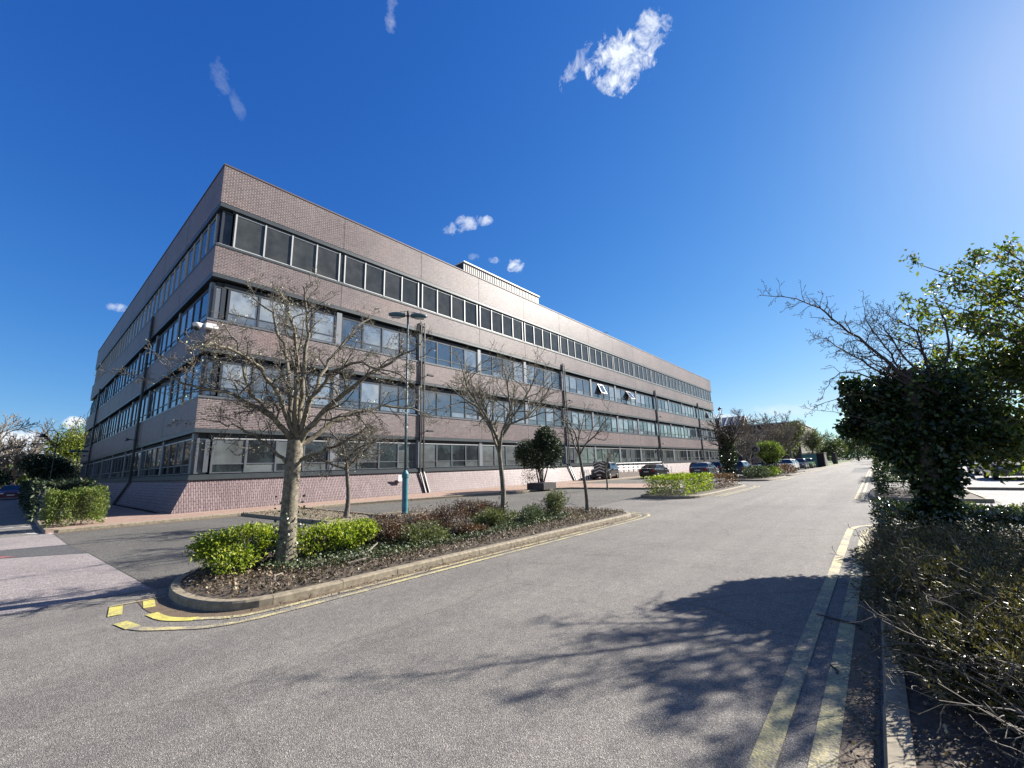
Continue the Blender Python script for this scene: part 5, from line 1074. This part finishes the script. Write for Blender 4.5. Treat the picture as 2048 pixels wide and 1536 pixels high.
mass_tree((-3.6, 80, 0), (-3.6, 80, 2.0, 2.0, 4.5), 7000, 'darkgreen', .34, 'dark undergrowth mass behind the dark red car', .2, GL, seed=73, twigs=False, inner=.5)
mass_tree((5.0, 84, 0), (5.2, 84, 2.6, 1.8, 2.2), 3800, 'olive', .24, 'pale olive bush between the hedge and the end of the office block', .15, GL, seed=74, inner=.85)
mass_tree((-12, 84, 0), (-12, 84, 3.0, 3.0, 6), 6000, 'darkgreen', .36, 'dark tree mass off the left edge', .2, GL, seed=75, twigs=False, inner=.5)
# right background
GB = 'trees beyond the office block'
for i, (x, y, h, fk, sp, rm, lab) in enumerate([(66, 14.0, 9.4, 2.0, .6, .020, 'wide bare tree in front of the sunlit end wall of the brick hall'), (80, 12.2, 10.0, 2.0, .55, .024, 'bare grey tree to the right of the brick hall'), (58, 11.8, 5.0, 1.6, .6, .018, 'small bare tree behind the round green bush')]):
    bare_tree((x, y, 0), h, fk, .2, sp, 80 + i, lab, 7, 4, P=dict(kids=[0, 7, 6, 5], ang=(18, 48)), L0=h * .6, bark='barkp', rmin=rm, group=GB)
mass_tree((76, 11.6, 0), (76, 11.2, 4.4, 2.4, 2.2), 2600, 'twigfar', .14, 'hazy brown twiggy tree behind the white and silver cars', .2, GB, seed=91, inner=1, rmin=.024)
mass_tree((92, 11.8, 0), (92, 11.2, 5.4, 3.2, 2.9), 6500, 'olive', .24, 'tall olive brown tree over the teal cabin', .25, GB, seed=92, inner=1, rmin=.028)
mass_tree((104, 9.6, 0), (104, 9.4, 4.8, 2.6, 2.2), 4500, 'olive', .24, 'paler olive tree above the grey board fence', .22, GB, seed=93, inner=1, rmin=.03)
for i, (x, y, z, hz, hr, n, lab) in enumerate([(150, 9.5, 4.2, 3.6, 4.0, 4500, 'dark green tree left of the vanishing road'), (175, 4.5, 5.4, 3.4, 5.0, 5200, 'dark green tree closing the far end of the road'), (150, -2.2, 4.6, 3.8, 4.0, 4200, 'dark green tree right of the far end of the road'), (115, -4.2, 4.8, 4.0, 3.6, 4200, 'dark evergreen on the right verge far along the road'), (80, -4.5, 4.2, 3.6, 3.0, 3800, 'dark evergreen on the right verge halfway along the road')]):
    mass_tree((x, y, 0), (x, y, z, hz, hr), n, 'farleaf' if i != 3 else 'darkgreen', .40, lab, .3, GB, seed=95 + i, twigs=False, inner=.5, bark='bark3', blobs=6)
for i in range(11):
    x = 18 + i * 10 + random.uniform(-2, 2); mass_tree((x, -46 - random.uniform(0, 5), 0), (x, -48, 4.8, 4.2, 4.8), 2600, 'farleaf', .55, 'tree in the boundary row across the right hand car park', .3, 'boundary trees across the right hand car park', seed=120 + i, twigs=False, inner=.45, bark='bark3', blobs=5)

def far_wood(name, p0, p1, depth, hz, n, lab, m='farleaf', size=.8):
    p0 = np.array(p0); p1 = np.array(p1); t = RNG.uniform(0, 1, n)[:, None]; P2 = p0 + (p1 - p0) * t + RNG.uniform(-depth, depth, (n, 2))
    top = hz * (.72 + .18 * np.sin(t[:, 0] * 37) + .14 * np.sin(t[:, 0] * 91 + 1)); z = top * (1 - RNG.uniform(0, 1, n) ** 1.5 * .98)
    return tag(leaves(name, np.concatenate([P2, z[:, None]], 1), size, MT[m], aspect=.6), lab, 'woodland', kind='stuff')
far_wood('far_wood', (235, -55), (235, 60), 6, 9, 26000, 'far dark woodland closing the end of the road')
far_wood('far_wood', (-75, 150), (4.5, 128), 5, 6.5, 22000, 'far dark woodland beyond the left hand side road')

# albedo calibration: every painted, stone and leaf colour scaled by one factor
K = .72
for m in bpy.data.materials:
    if not m.use_nodes: continue
    nt = m.node_tree
    for nd in list(nt.nodes):
        inp = nd.inputs.get('Base Color') if nd.type == 'BSDF_PRINCIPLED' else (nd.inputs.get('Color') if nd.type == 'BSDF_TRANSLUCENT' else None)
        if inp is None or not inp.is_linked: continue
        src = inp.links[0].from_socket; mx = nt.nodes.new('ShaderNodeMix'); mx.data_type = 'RGBA'; mx.blend_type = 'MULTIPLY'; mx.inputs['Factor'].default_value = 1
        nt.links.new(src, mx.inputs[6]); mx.inputs[7].default_value = (K, K, K, 1); nt.links.new(mx.outputs[2], inp)
